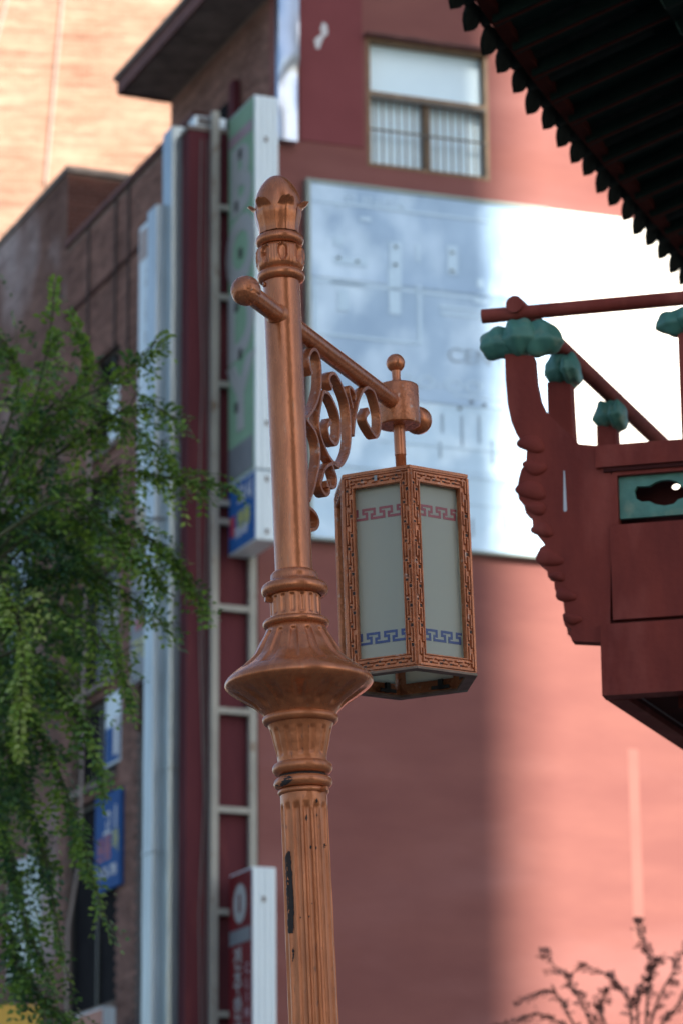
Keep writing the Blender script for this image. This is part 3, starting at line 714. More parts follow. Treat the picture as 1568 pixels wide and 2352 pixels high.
ss = lambda x: x*x*(3-2*x) if 0 < x < 1 else (0 if x <= 0 else 1)

# finial egg
egg = [(404.5,0.5),(406,9),(411,20),(421,31),(436,42),(455,50),(475,52.5),(495,51),(515,47),(540,43.5)]
m = MB(); m.lathe([(p[0], max(p[1],.0004)) for p in spl(pr(egg), 5)][::-1], 64); fin = lp(m, 'finial', angle=60)
# calyx leaves
for k in range(6):
    az0 = rad(22+60*k); NV, NW = 16, 10; vs = []; fs = []
    u = mpp(480)
    for side in (0, 1):
        for j in range(NV+1):
            v = j/NV
            h = hy(540) + (hy(468)-hy(540))*(v**.85)
            r = (44 + 9*ss(v*1.5) + 19*ss((v-.66)/.34))*u - side*.006
            if v > .93: h -= (v-.93)*.05
            wd = rad(30)*(1-.10*v) if v < .62 else rad(28.1)*math.sqrt(max(0.0, 1-((v-.62)/.385)**2.6))*(1-.30*ss((v-.55)/.3))
            for i in range(NW+1):
                s_ = i/NW*2-1; a = az0+s_*wd
                rr = r + .0045*(abs(s_)**2)*(1-v)*1.2 - .009*(s_*s_)*ss((v-.5)/.5) + (.004*(1-abs(s_)*3) if abs(s_) < .33 and v < .75 else 0)
                vs.append((rr*math.sin(a), -rr*math.cos(a), h))
    N1 = (NV+1)*(NW+1)
    for j in range(NV):
        for i in range(NW):
            q = j*(NW+1)+i; fs.append((q, q+1, q+NW+2, q+NW+1)); fs.append((N1+q, N1+q+NW+1, N1+q+NW+2, N1+q+1))
    for j in range(NV):
        for i in (0, NW): q = j*(NW+1)+i; fs.append((q, q+NW+1, N1+q+NW+1, N1+q))
    for i in range(NW): q = NV*(NW+1)+i; fs.append((q, q+1, N1+q+1, N1+q))
    m = MB(); m.add(vs, fs); lp(m, 'calyx_leaf', angle=60, parent=fin)
u = mpp(560)
def ring(y, r, minor, sq=1.0, name='collar', m_=COPPER, wob=0):
    mb = MB(); mb.torus(hy(y), r*mpp(y), minor*mpp(y), sq, 72, 16)
    if wob:
        for v in mb.v: v += Vector((v.x, v.y, 0)).normalized()*wob*noise.noise(v*18)
    return lp(mb, name, m_, angle=60)
ring(555, 55.5, 14, 1.0)
# drum with oval recesses
yd0, yd1 = 572, 622
hd0, hd1 = hy(622), hy(570)
N8 = 8
def drumr(t, h, r):
    a = ((t-rad(7)+math.pi/N8) % (2*math.pi/N8))-math.pi/N8       # -22.5..22.5 deg
    x = a/rad(11); y = (h-(hd0*.44+hd1*.56))/((hd1-hd0)*.36)
    d = (abs(x)**2.4+abs(y)**3.2)
    rr = r*(math.cos(math.pi/N8)/math.cos(a)*.35+.65)
    if d < 1: rr -= .014*ss((1-d)*2.6)
    elif d < 1.8: rr += .0045*(1-abs((d-1.4)/.4))
    g_ = abs(a)-math.pi/N8
    rr -= .003*max(0, 1-abs(g_)/rad(2.2))
    return rr
prd = [(628,44),(624,49),(619,53),(615,54.5),(608,55)]+[(608-3*i, 55) for i in range(1,11)]+[(576,54),(572,50),(569,45)]
m = MB(); m.lathe(pr(prd), 192, drumr); lp(m, 'carved_band', angle=60)
ring(637, 55, 14, 1.0)
# upper tube
m = MB(); hh_ = [hy(y) for y in (1330, 1200, 1000, 800, 640)]
m.lathe([(h, 42.6*mpp(1000)) for h in hh_], 96); lp(m, 'upper_shaft')
# steps, flange, neck
m = MB(); m.lathe(pr([(1345,72),(1341,66),(1337,57),(1333,55),(1327,54.5),(1321,54),(1316,50),(1313,44),(1311,42)]), 80); lp(m, 'stepped_collar', angle=50)
m = MB(); m.lathe(pr([(1371,60),(1370,69),(1366,74),(1359,77),(1352,77),(1346,74),(1342,69),(1340,60)]), 80); lp(m, 'flange', angle=60)
def flute(n, depth_, h0, h1, duty=.5, ph=0.0, edge=.012):
    def f(t, h, r):
        a = ((t-ph) % (2*math.pi/n))/(2*math.pi/n)-.5
        x = abs(a)/(duty/2)
        if x >= 1: return r
        e = min(1, (h-h0)/edge, (h1-h)/edge)
        if e <= 0: return r
        # rounded ends
        return r - depth_*math.sqrt(max(0, 1-x*x))**.7*ss(e)
    return f
def dense(l, n):
    s = spl(pr(l), 8); return s
m = MB(); m.lathe([(hy(y), 58*mpp(1395)) for y in [1426-2.0*i for i in range(32)]], 240, flute(16, .006, hy(1418), hy(1372), .5, .1)); lp(m, 'fluted_neck', angle=60)
ring(1433, 77, 11, .9)
bell = [(1440,66),(1448,70),(1463,78),(1479,88),(1495,97),(1510,107),(1522,120),(1532,132),(1541,145),(1549,155),(1557,164),(1564,169)]
bs = spl(pr(bell), 6)[::-1]
m = MB(); m.lathe([(p[0], p[1]) for p in bs], 288, flute(14, .014, hy(1547), hy(1450), .46, .15, .02))
# rim
m2 = spl(pr([(1564,169),(1569,170.5),(1575,169),(1582,163)]), 5)[::-1]
m.lathe([(p[0], p[1]) for p in m2], 288)
und = spl(pr([(1582,163),(1592,150),(1606,129),(1617,111),(1628,98),(1637,88),(1648,80)]), 7)[::-1]
m.lathe([(p[0], p[1]) for p in und], 288, flute(14, .015, hy(1636), hy(1585), .42, .25, .03)); lp(m, 'bell_shade_moulding', angle=60)
ring(1654, 87.5, 13, .9, m_=COPPERW, wob=.003)
vase = spl(pr([(1660,78),(1672,72.6),(1690,67.5),(1707,64),(1728,59),(1747,56),(1757,56)]), 7)[::-1]
m = MB(); m.lathe([(p[0], p[1]) for p in vase], 240, flute(14, .006, hy(1742), hy(1675), .45, .2, .014)); lp(m, 'fluted_vase', COPPERW, angle=60)
ring(1766, 70, 17, .9, m_=COPPERW, wob=.002)
m = MB(); m.lathe(pr([(1800,58),(1792,56),(1785,53),(1780,53),(1775,56)]), 64); lp(m, 'painted_shadow_groove', PEEL_SHADE)  # near-black ring paints the shade of the gap between collars
ring(1799, 66.5, 14, 1.0, m_=COPPERW, wob=.004)
ring(1820, 59, 7, 1.0, m_=COPPERW, wob=.003)
# lower fluted shaft down to the pavement
def rs(h):
    y_h = [(hy(1840), 54*mpp(1840)), (hy(2352), 57.5*mpp(2352))]
    t = (h-y_h[0][0])/(y_h[1][0]-y_h[0][0]); return y_h[0][1]+(y_h[1][1]-y_h[0][1])*t
NF = 14
hT = hy(1848)
def shaft_r(t, h, r):
    a = ((t+rad(6)) % (2*math.pi/NF))/(2*math.pi/NF)-.5; x = abs(a)/.36
    w_ = .0012*noise.noise(Vector((t*3, h*9, 2)))
    if x >= 1 or h > hT: return r+w_
    e = ss((hT-h)/.02-.0*x)
    return r - .0125*math.sqrt(max(0, 1-x*x))**.8*e + w_
hs_ = [hy(1822)-.012*i for i in range(130)]; hs_ += [hs_[-1]-.25*i for i in range(1, 8)]
hs_ = [h for h in hs_ if h > .9]+[.9]
m = MB(); m.lathe([(h, rs(h)) for h in hs_][::-1], 196, shaft_r); low = lp(m, 'fluted_shaft', COPPERW, angle=60)
m = MB(); m.lathe([(0,.26),(.05,.26),(.07,.24),(.35,.22),(.5,.17),(.8,.14),(.9,.12)], 64); m.lathe([(0,.0),(0,.26)], 64); lp(m, 'pedestal', COPPERW)
def on_shaft(x, y, lift=.0015):
    r = rs(hy(y)); s_ = max(-.97, min(.97, (x-axx(y))*mpp(y)/r)); t = math.asin(s_); h = hy(y)
    rr = shaft_r(t, h, r)+lift; return Vector((rr*math.sin(t), -rr*math.cos(t), h))
def peel(rows, name='peeled_paint', mt=PEEL_SHADE):   # rows of (y, xleft, xright)
    vs = []; fs = []; NW = 8; rr = []
    for i in range(len(rows)-1):
        for j in range(5):
            t = j/5; rr.append([rows[i][k]*(1-t)+rows[i+1][k]*t for k in range(3)])
    rr.append(list(rows[-1]))
    for q, (y, a, c) in enumerate(rr):
        a += random.uniform(-1, 1); c += random.uniform(-1.3, 1.3)
        for i in range(NW+1): vs.append(on_shaft(a+(c-a)*i/NW, y))
    for j in range(len(rr)-1):
        for i in range(NW): q = j*(NW+1)+i; fs.append((q, q+1, q+NW+2, q+NW+1))
    m = MB(); m.add(vs, fs); m.build(name, mt, low, smooth=True, local=True, recalc=False)
def zx(x): return 470.4+x/3.0
def zy(y): return 1568+y/3.0
peel([(zy(1170),zx(570),zx(574)),(zy(1240),zx(548),zx(580)),(zy(1300),zx(552),zx(588)),(zy(1390),zx(552),zx(592)),(zy(1480),zx(556),zx(600)),
      (zy(1530),zx(560),zx(602)),(zy(1560),zx(556),zx(604)),(zy(1640),zx(562),zx(602)),(zy(1700),zx(568),zx(602)),(zy(1735),zx(582),zx(598))])
for (x, y, w_, h_) in ((705,955,14,26),(735,1160,9,16),(779,1162,12,14),(772,840,9,20),(785,935,6,12),(518,1080,4,24),(655,1635,7,9),(722,1633,6,10),(600,1880,8,60),(842,1140,5,20),(745,1545,7,5)):
    h_ *= .8; w_ *= .7
    peel([(zy(y-h_),zx(x-1),zx(x+1)),(zy(y),zx(x-w_),zx(x+w_)),(zy(y+h_),zx(x-2),zx(x+2))], 'paint_chip')
# dark bare arc on the small collar
m = MB(); vs = []; fs = []
hq = hy(1800); Rq = 66.5*mpp(1800)
for i in range(13):
    t = rad(-78)+rad(58)*i/12
    for j in range(6):
        g_ = rad(5+(-55+110*j/5)*(math.sin(math.pi*(i+.3)/12.6)**.6)*(1+.25*noise.noise(Vector((i*.9,j*2,1))))); mr = 14*mpp(1800)+.0012+.0012*noise.noise(Vector((i*.7,j*.7,3)))
        rr = Rq-14*mpp(1800)+mr*math.cos(g_); vs.append((rr*math.sin(t), -rr*math.cos(t), hq+mr*math.sin(g_)))
for i in range(12):
    for j in range(5): q = i*6+j; fs.append((q, q+6, q+7, q+1))
m.add(vs, fs); m.build('peeled_paint', PEEL_SHADE, low, smooth=True, local=True, recalc=False)

# bolts and screw
def bolt(x, y, r_, head=.012, mt=COPPERW, shaft_px=58, hexa=6):
    t = math.asin(max(-.98, min(.98, (x-axx(y))/shaft_px))); R_ = shaft_px*mpp(y); d = Vector((math.sin(t), -math.cos(t), 0)); p = d*R_+Vector((0,0,hy(y)))
    m = MB(); m.tube([p-d*.01, p+d*head*.55, p+d*head], [r_, r_, r_*.8], hexa); return lp(m, 'bolt', mt, smooth=False)
bolt(622, 1378, .013, .022); bolt(743, 1822, .011, .02, shaft_px=60); bolt(608, 658, .0105, .006, COPPER, 43, 14); bolt(560+48, 658, .004, .008, STEEL, 43, 8)

# ---- arm
PHI = 22
ad = azv(PHI); an = Vector((math.cos(rad(PHI)), -math.sin(rad(PHI)), 0))
def arm_pt(x, y, side=0.0):                    # photo point -> lamp-local point in the arm's vertical plane
    o = OC + ray(x, y)*0; nW = RL @ an; P0 = base + nW*side
    p = RLi @ (onplane(x, y, P0, nW)-base); return p
pF = arm_pt(565, 668); pR = arm_pt(959, 966)
sF, sR = pF.dot(ad), pR.dot(ad)
def armc(s): return ad*s + Z*(pF.z+(pR.z-pF.z)*(s-sF)/(sR-sF))
ra = .0375
arm = MB(); arm.tube([armc(sF+.02), armc(0)], ra, 40); arm.tube([armc(0), armc(sR-.03)], ra, 40); armo = lp(arm, 'arm', COPPER)
m = MB(); m.tube([armc(s) for s in (-.058-.022, -.058-.012, -.058, -.03)], [ra+.001, ra+.004, ra+.010, ra+.012], 32); lp(m, 'weld_bead', COPPERW, parent=armo)
def gore(c, axis):
    def f(q):
        a = math.atan2(q.dot(Z.cross(axis).normalized()), q.dot(Z)); w_ = abs(((a/(2*math.pi)*8) % 1)-.5)
        k = 1-.07*max(0, 1-w_*14)*(1-abs(q.dot(axis))**6)
        return k*(1+.012*noise.noise(q*6))
    return f
m = MB(); m.sphere(armc(sF), 35*depth(RL@armc(sF)+base)/F_PX, 64, 40, gore(0, ad)); lp(m, 'end_ball', COPPERL, angle=60, parent=armo)
m = MB(); m.sphere(armc(sR), 32.5*depth(RL@armc(sR)+base)/F_PX, 40, 24, lambda q: 1+.01*noise.noise(q*6)); lp(m, 'end_ball', COPPER, angle=60, parent=armo)
m = MB(); m.tube([armc(sR-.10), armc(sR-.04), armc(sR-.02)], [.03,.04,.05], 24); lp(m, 'ball_neck', COPPER, parent=armo)

# ---- scrollwork under the arm: flat cast bars curling in the arm's plane
def q4(x, y): return arm_pt((1080+x/2.9037)/1.5944, (1150+y/2.9037)/1.5944)
def scroll(pts, wd=.041, th=.016, taper=(1,1), bulb=(False, False)):
    P = [q4(x, y) for x, y in pts]
    P2 = [Vector((p.dot(ad), p.z)) for p in P]; S = spl(P2, 7); n_ = len(S); vs = []; fs = []
    for i, p in enumerate(S):
        t = (S[min(i+1,n_-1)]-S[max(i-1,0)]).normalized(); nn = Vector((-t.y, t.x))
        f = i/(n_-1); k = min(1, taper[0]+f*6, taper[1]+(1-f)*6); tt = th*k
        if bulb[0] and f < .10: tt *= 1+.9*(1-f/.10)
        if bulb[1] and f > .90: tt *= 1+.9*(f-.90)/.10
        for (a, b) in ((-1,-.8),(-.8,-1),(.8,-1),(1,-.8),(1,.8),(.8,1),(-.8,1),(-1,.8)):
            q = p+nn*tt*.5*b; vs.append(ad*q.x+an*(wd*.5*a)+Z*q.y)
    for i in range(n_-1):
        for k in range(8): j = (k+1) % 8; fs.append((i*8+k, i*8+j, (i+1)*8+j, (i+1)*8+k))
    fs.append(tuple(range(7,-1,-1))); fs.append(tuple((n_-1)*8+k for k in range(8)))
    m = MB(); m.add(vs, fs); return lp(m, 'scroll', COPPERW if False else COPPERL, angle=50)
B_ = (True, False)
scroll([(140,640),(112,560),(110,450),(150,385),(195,410),(222,500),(232,640),(228,780),(200,910),(160,1010),(110,1080),(60,1120)], bulb=B_)
scroll([(50,1080),(110,1170),(165,1250),(205,1370),(218,1500),(205,1640),(180,1760),(150,1880),(110,1990)])
scroll([(352,795),(322,720),(332,655),(375,640),(420,700),(470,810),(515,940),(538,1100),(545,1250),(538,1390),(515,1500),(470,1590),(420,1630)], bulb=B_)
scroll([(262,830),(238,930),(215,1060),(210,1180),(232,1310),(275,1430),(325,1530),(380,1600),(425,1635)])
scroll([(262,835),(310,850),(360,930),(405,1040),(430,1160),(432,1270),(415,1360),(388,1392),(340,1350),(308,1270),(306,1200),(338,1150)], bulb=(False,True))
scroll([(575,1300),(588,1150),(612,1010),(640,900),(680,820),(735,790),(790,830),(825,930),(855,1060),(862,1180),(845,1280),(815,1310),(760,1240),(712,1150),(708,1090),(738,1035)], bulb=(False,True))
scroll([(568,1010),(548,920),(530,840),(532,785),(560,800),(590,850),(598,890),(588,925)], th=.013)
scroll([(425,1600),(380,1590),(320,1610),(285,1640),(262,1670)], th=.015)
scroll([(270,1660),(248,1740),(228,1820),(250,1890),(290,1930),(318,1900),(318,1850),(292,1812)], bulb=(False,True))
scroll([(350,1610),(375,1680),(395,1760),(388,1830),(358,1850),(325,1820)], bulb=(False,True))
scroll([(100,2060),(160,2110),(195,2170),(205,2230),(175,2290),(110,2300)])

# ---- clamp, knob and rod that carry the lantern
sC = arm_pt(912.8, 932).dot(ad)
cc = ad*sC
YC = (RL@(cc+Z*5)+base).y
def hyc(y, x=915): return (RLi @ (onY(x, y, YC)-base)).z
mc = depth(RL@(cc+Z*5.2)+base)/F_PX
hb, ht = hyc(979), hyc(886)
m = MB(); rc = 50*mc
m.lathe([(hb,.001),(hb,rc-.006),(hb+.004,rc-.001),(hb+.008,rc),(ht-.01,rc),(ht-.004,rc-.003),(ht,rc-.01),(ht+.001,.001)], 72, o=cc); clamp = lp(m, 'clamp', COPPERL, angle=35)
m = MB(); hk = hyc(834); rk = 22*mc
m.lathe([(ht-.002,.034),(ht+.008,.03),(ht+.02,.022),(ht+.032,.018),(hk-rk*.85,.020)], 40, o=cc); m.sphere(cc+Z*hk, rk, 40, 24); lp(m, 'knob', COPPER, parent=clamp, angle=60)
hl1 = hyc(1116); hl0 = hyc(1567)
m = MB(); rr_ = 13.5*mc; hth = hyc(1046)
prf = [(hl1-.02, rr_*.86)]
h = hl1+.01
while h < hth: prf += [(h, rr_*.86), (h+.0025, rr_*.94), (h+.005, rr_*.86)]; h += .005
prf += [(hth, rr_), (hb+.002, rr_), (hb+.003, rr_*1.3), (hb+.012, rr_*1.3)]
m.lathe(prf, 32, o=cc); lp(m, 'hanger_rod', COPPER, angle=60)
m = MB(); m.tube([cc+Z*(hl1+.008), cc+Z*(hl1+.024)], [.040,.036], 6); m.tube([cc+Z*(hl1+.004), cc+Z*(hl1+.009)], [.046,.046], 24); lp(m, 'nut', STEEL, smooth=False)

# ---- lantern (hangs on the rod: its own thing)
R6 = .302
lw = RL@(cc+Z*hl0)+base
TL = TILT*.65; lw = RL@(cc+Z*hl1)+base - Matrix.Rotation(TL, 3, 'Y')@(Z*(hl1-hl0)) + Vector((-.006,0,0))
lan = thing('lantern', lw, 'hexagonal copper lantern with frosted panes and red and blue fret bands hanging from the arm', 'lantern', rot=(0, TL, 0))
ORG[lan.name] = Vector((0,0,0))
HL = hl1-hl0
V0 = 174
def vtx(k, r=R6): a = rad(V0+60*k); return Vector((math.sin(a)*r, math.cos(a)*r, 0))
def ll(mb, name, m=COPPERL, parent=lan, smooth=False, angle=30, label=None): return mb.build(name, m, parent, smooth=smooth, angle=angle, local=True, label=label)
def hexplate(r, z0, z1, rin=None):
    m = MB(); vs = [vtx(k, r)+Z*z0 for k in range(6)]+[vtx(k, r)+Z*z1 for k in range(6)]
    if rin is None: m.add(vs, [tuple(range(5,-1,-1)), tuple(range(6,12))]+[(k,(k+1)%6,(k+1)%6+6,k+6) for k in range(6)])
    else:
        vs += [vtx(k, rin)+Z*z0 for k in range(6)]+[vtx(k, rin)+Z*z1 for k in range(6)]; fs = []
        for k in range(6):
            j = (k+1)%6; fs += [(k,j,j+6,k+6),(12+j,12+k,18+k,18+j),(j,k,12+k,12+j),(k+6,j+6,18+j,18+k)]
        m.add(vs, fs)
    return m
ll(hexplate(R6+.004, HL-.008, HL+.004), 'top_plate', COPPER)
ll(hexplate(R6+.008, -.012, -.002, R6-.046), 'bottom_plate', COPPERD)
SW, TR, BR = .047, .066, .058
class Face:
    def __init__(s, k):
        s.a = vtx(k); s.b = vtx(k+1); s.x = (s.b-s.a).normalized(); s.W = (s.b-s.a).length; s.n = Vector((s.x.y, -s.x.x, 0))
        if s.n.dot(s.a+s.b) < 0: s.n = -s.n
    def P(s, x, d, h): return s.a+s.x*x+s.n*d+Z*h
    def bx(s, mb, x0, x1, d0, d1, h0, h1):
        p = s.P; mb.hexa([p(x0,d0,h0),p(x1,d0,h0),p(x1,d1,h0),p(x0,d1,h0),p(x0,d0,h1),p(x1,d0,h1),p(x1,d1,h1),p(x0,d1,h1)])
    def bev(s, mb, x0, x1, h0, h1, d0, d1, e=.003):    # raised block with sloping flanks
        p = s.P; mb.hexa([p(x0,d0,h0),p(x1,d0,h0),p(x1,d0,h1),p(x0,d0,h1),p(x0+e,d1,h0+e),p(x1-e,d1,h0+e),p(x1-e,d1,h1-e),p(x0+e,d1,h1-e)])
fret_u = .078
def fret(mb, f, x0, x1, hc, hh, d):
    t = hh*.21
    path = [(-.05,1),(.60,1),(.60,.58),(.40,.58),(.40,0),(1.12,0),(1.12,.42),(.95,.42),(.95,1)]
    segs = []
    nU = int((x1-x0)/fret_u)+3
    for k in range(-1, nU):
        for i in range(len(path)-1):
            (a, b), (c, e) = path[i], path[i+1]
            if a > 1.06 and c > 1.06 and False: pass
            segs.append((x0-.02+(k+min(a,c))*fret_u-t/2, x0-.02+(k+max(a,c))*fret_u+t/2, hc-hh/2+min(b,e)*(hh-t), hc-hh/2+max(b,e)*(hh-t)+t))
    for i_, (a, b, c, e) in enumerate(segs):
        a, b = max(a, x0), min(b, x1)
        if b-a > .001: f.bx(mb, a, b, d, d+.0009+.00013*(i_ % 7), c, e)
for k in range(6):
    f = Face(k); m = MB(); W = f.W; D = .016
    f.bx(m, 0.001, SW, -D, 0, 0, HL-.009); f.bx(m, W-SW, W-.001, -D, 0, 0, HL-.009)
    f.bx(m, SW, W-SW, -D, 0, 0, BR); f.bx(m, SW, W-SW, -D, 0, HL-TR, HL-.009)
    fo_ = ll(m, 'frame', COPPERL)
    m = MB()
    # beads along both edges
    for (a, c) in ((.002,.010),(SW-.009,SW),(W-SW,W-SW+.009),(W-.010,W-.002)):
        f.bev(m, a, c, (.003 if a < .01 or a > W-.02 else BR-.008), (HL-.012 if a < .01 or a > W-.02 else HL-TR+.008), 0, .007, .0028)
    for (a, c) in ((.003,.011),(BR-.009,BR),(HL-TR,HL-TR+.009),(HL-.020,HL-.012)):
        inner = a > .02 and a < HL-.03
        f.bev(m, SW-.008 if inner else .011, W-SW+.008 if inner else W-.011, a, c, 0, .0065, .0028)
    ll(m, 'bead_moulding', COPPERL, parent=fo_)
    m = MB()
    dk = []
    for x_ in (SW*.5, W-SW*.5):
        h = .018; q = 0
        while h < HL-.05:
            jt = random.uniform(-.0012, .0012); w_ = .0085
            f.bev(m, x_-.0125+jt, x_-.0015+jt, h, h+.062, 0, .0085+random.uniform(-.0015,.001))
            f.bev(m, x_+.0015+jt, x_+.0125+jt, h+.030, h+.092 if h+.092 < HL-.02 else HL-.02, 0, .0082+random.uniform(-.0015,.001)); dk.append((x_-.013, x_-.002, h+.066, h+.079)); dk.append((x_+.002, x_+.012, h+.012, h+.021))
            f.bev(m, x_-.003, x_+.003, h+.026, h+.040, 0, .0055)
            h += .083
    for (hc, st) in ((BR*.5+.001, 0), (HL-TR*.5-.005, 1)):
        x_ = .016
        while x_ < W-.04:
            jt = random.uniform(-.001, .001)
            dk.append((x_+.041, x_+.050, hc+.002, hc+.011)); f.bev(m, x_, x_+.040, hc+.003+jt, hc+.012+jt, 0, .008); f.bev(m, x_+.016, x_+.024, hc-.003, hc+.003, 0, .0055)
            f.bev(m, x_+.025, x_+.053, hc-.012+jt, hc-.003+jt, 0, .008); dk.append((x_+.001, x_+.014, hc-.011, hc-.004))
            x_ += .052
    ll(m, 'fret_relief', COPPERL, parent=fo_)
    m = MB()
    for (a, c, d_, e_) in dk:
        if random.random() < .8: f.bx(m, a, c, .0002, .0008, d_, min(e_, HL-.015))
    ll(m, 'painted_slot_shade', PEEL_SHADE, parent=fo_)['kind'] = 'stuff'  # thin dark plates paint the shade of holes onto the frame
    m = MB(); f.bx(m, SW-.004, W-SW+.004, -.030, -.026, BR-.01, HL-TR+.01); pane = ll(m, 'pane', FROST)
    m = MB(); fret(m, f, SW-.003, W-SW+.003, HL*.795, .050, -.026); ll(m, 'red_fret_band', REDFRET, parent=pane)
    m = MB(); fret(m, f, SW-.003, W-SW+.003, HL*.170, .050, -.026); ll(m, 'blue_fret_band', BLUEFRET, parent=pane)
    m = MB()     # inner fixing tab with screw
    f.bx(m, W*.65, W*.72, -.050, -.035, .004, .045); f.bx(m, W*.55, W*.82, -.050, -.045, .004, .018); ll(m, 'fixing_tab', BLACKM)
m = MB(); m.tube([Vector((0,0,.10)), Vector((0,0,.16))], [.05,.05], 20); m.tube([Vector((0,0,.16)), Vector((0,0,.42))], [.03,.03], 16); ll(m, 'bulb_holder', WHITEL)
m = MB(); fc_ = Face(5)
f = Face(5) if proj(RL@(Face(5).P(.1,0,.4))+lw)[0] < proj(RL@(Face(0).P(.1,0,.4))+lw)[0] else Face(0)
f.bx(m, f.W*.48, f.W*.52, .007, .009, HL-.045, HL-.022); ll(m, 'paint_flake', ROUGHP)

# ================================================================== PAVILION (right)
PC = onY(1378, 1540, 15.5)
FP = Frame(PC, azv(104.4), Vector((-math.sin(rad(14.4)), -math.cos(rad(14.4)), 0)))
back = azv(21.5)
pav = thing('pavilion', FP.pt(2.2, -2.0, 0), 'dark red wooden pavilion balcony with green lotus brackets at the right', 'pavilion')
def Q(x, y, off=0): p = onplane(x, y, FP.o+FP.n*off, FP.n); return p
def q5(x, y): return (1003.5+x*.5067, 564.5+y*.5067)
ol = [(305,488),(308,600),(318,720),(335,800),(360,860),(385,897),(405,918),(402,950),(400,985),(378,1015),(366,1062),(361,1110),(368,1148),(392,1180),(400,1212),(428,1234),
      (431,1268),(448,1308),(472,1338),(492,1352),(464,1368),(449,1408),(458,1438),(496,1468),(500,1500),(528,1510),(531,1555),(545,1590),(577,1620),(580,1650),(568,1688),
      (576,1720),(606,1738),(600,1765),(610,1792),(782,1800),(788,1250),(790,1040),(768,1000),(740,906),(700,904),(640,898),(618,870),(560,820),(508,768),(488,745),(462,690),(445,610),(436,500)]
olp = [Q(*q5(x, y)) for x, y in ol]
m = MB(); m.prism(olp, -FP.n*.085); brk = m.build('carved_bracket', PRED, pav)
# raised curls following the scalloped edge
for (cx, cy, r_, r2) in ((440,1005,48,36),(425,1110,60,42),(445,1190,42,30),(475,1290,44,32),(505,1415,55,38),(545,1500,30,24),(580,1585,42,30),(610,1690,38,28),(425,900,55,30)):
    m = MB(); c = Q(*q5(cx, cy)); rx = (Q(*q5(cx+r_, cy))-c).length; vs = []; fs = []; NA, NB = 22, 8
    for b in range(NB+1):
        e = math.pi/2*b/NB
        for a in range(NA):
            g_ = 2*math.pi*a/NA; k_ = 1+.10*math.sin(g_*3+cx)
            vs.append(c+FP.d*(rx*1.15*k_*math.cos(g_)*math.cos(e))+Z*(rx*.72*k_*math.sin(g_)*math.cos(e)-rx*.25*math.cos(g_)*math.cos(e))+FP.n*(.024*math.sin(e)-.001))
    for b in range(NB):
        for a in range(NA): k_ = (a+1) % NA; fs.append((b*NA+a, b*NA+k_, (b+1)*NA+k_, (b+1)*NA+a))
    m.add(vs, fs); m.build('carved_curl', PRED, brk, smooth=True, angle=70)
m = MB(); a0 = Q(*q5(574,1020), .002); a1 = Q(*q5(578,1200), .002)
m.prism([a0+FP.d*-.003, a0+FP.d*.003, a1+FP.d*.010, a1+Z*-.008, a1+FP.d*-.008], FP.n*.001); m.build('white_drip', WHITEL, brk)
LEN = 4.0
def plank(name, xl, yt, yb, o0, o1, mt, xoff=0, z1=None):
    u = FP.u(xl, (yt+yb)/2, o1); za = FP.z(xl, yb, o1); zc = FP.z(xl, yt, o1)
    m = MB(); m.fbox(FP, u, LEN, o0, o1, za, zc); return m.build(name, mt, pav)
plank('cap_beam', 1366, 1024, 1074, -.085, .028, PRED)
plank('beam_moulding', 1384, 1075, 1084, -.08, .016, PREDD)
plank('top_rail_board', 1404, 1085, 1093, -.08, .004, PRED)
plank('lower_board', 1403, 1206, 1424, -.08, .010, PRED)
plank('bottom_board', 1379, 1434, 1598, -.10, .016, PRED)
plank('back_groove', 1400, 1424, 1434, -.10, -.02, PREDD)
u0_ = FP.u(1403, 1150, -.02); m = MB(); m.fbox(FP, u0_, u0_+.035, -.08, .002, FP.z(1403,1206), FP.z(1403,1092)); m.build('panel_stile', PRED, pav)
# pierced green panel with cloud-shaped opening
gz1, gz0 = FP.z(1422, 1094, -.03), FP.z(1422, 1192, -.03)
gu0 = FP.u(1421, 1140, -.03); gu1 = gu0+.62
cld = [(893,1110),(905,1090),(930,1090),(960,1088),(985,1072),(1015,1062),(1050,1060),(1085,1068),(1105,1085),(1125,1110),(1120,1140),(1090,1150),(1070,1170),(1030,1178),(990,1172),(960,1158),(925,1160),(900,1145)]
hl = [Q(*q5(x, y), -.03) for x, y in cld]
m = MB(); m.prism([FP.pt(gu0,-.03,gz0), FP.pt(gu1,-.03,gz0), FP.pt(gu1,-.03,gz1), FP.pt(gu0,-.03,gz1)], -FP.n*.03, holes=[hl]); m.build('pierced_panel', PGREEN, pav)
m = MB(); m.fbox(FP, gu1+.002, gu1+.06, -.08, .002, gz0-.02, gz1+.005); m.build('panel_stile', PRED, pav)
m = MB(); m.fbox(FP, gu1+.062, LEN, -.06, -.03, gz0, gz1); m.build('green_panel', PGREEN, pav)
c = Q(*q5(1080,1090), -.2); hl = [c+FP.d*.022*math.cos(a)+Z*.018*math.sin(a) for a in [2*math.pi*i/12 for i in range(12)]]
m = MB(); m.prism([FP.pt(gu0-.1,-.2,gz0-.2), FP.pt(gu1+.1,-.2,gz0-.2), FP.pt(gu1+.1,-.2,gz1+.05), FP.pt(gu0-.1,-.2,gz1+.05)], -FP.n*.02, holes=[hl]); m.build('inner_board', PREDD, pav)
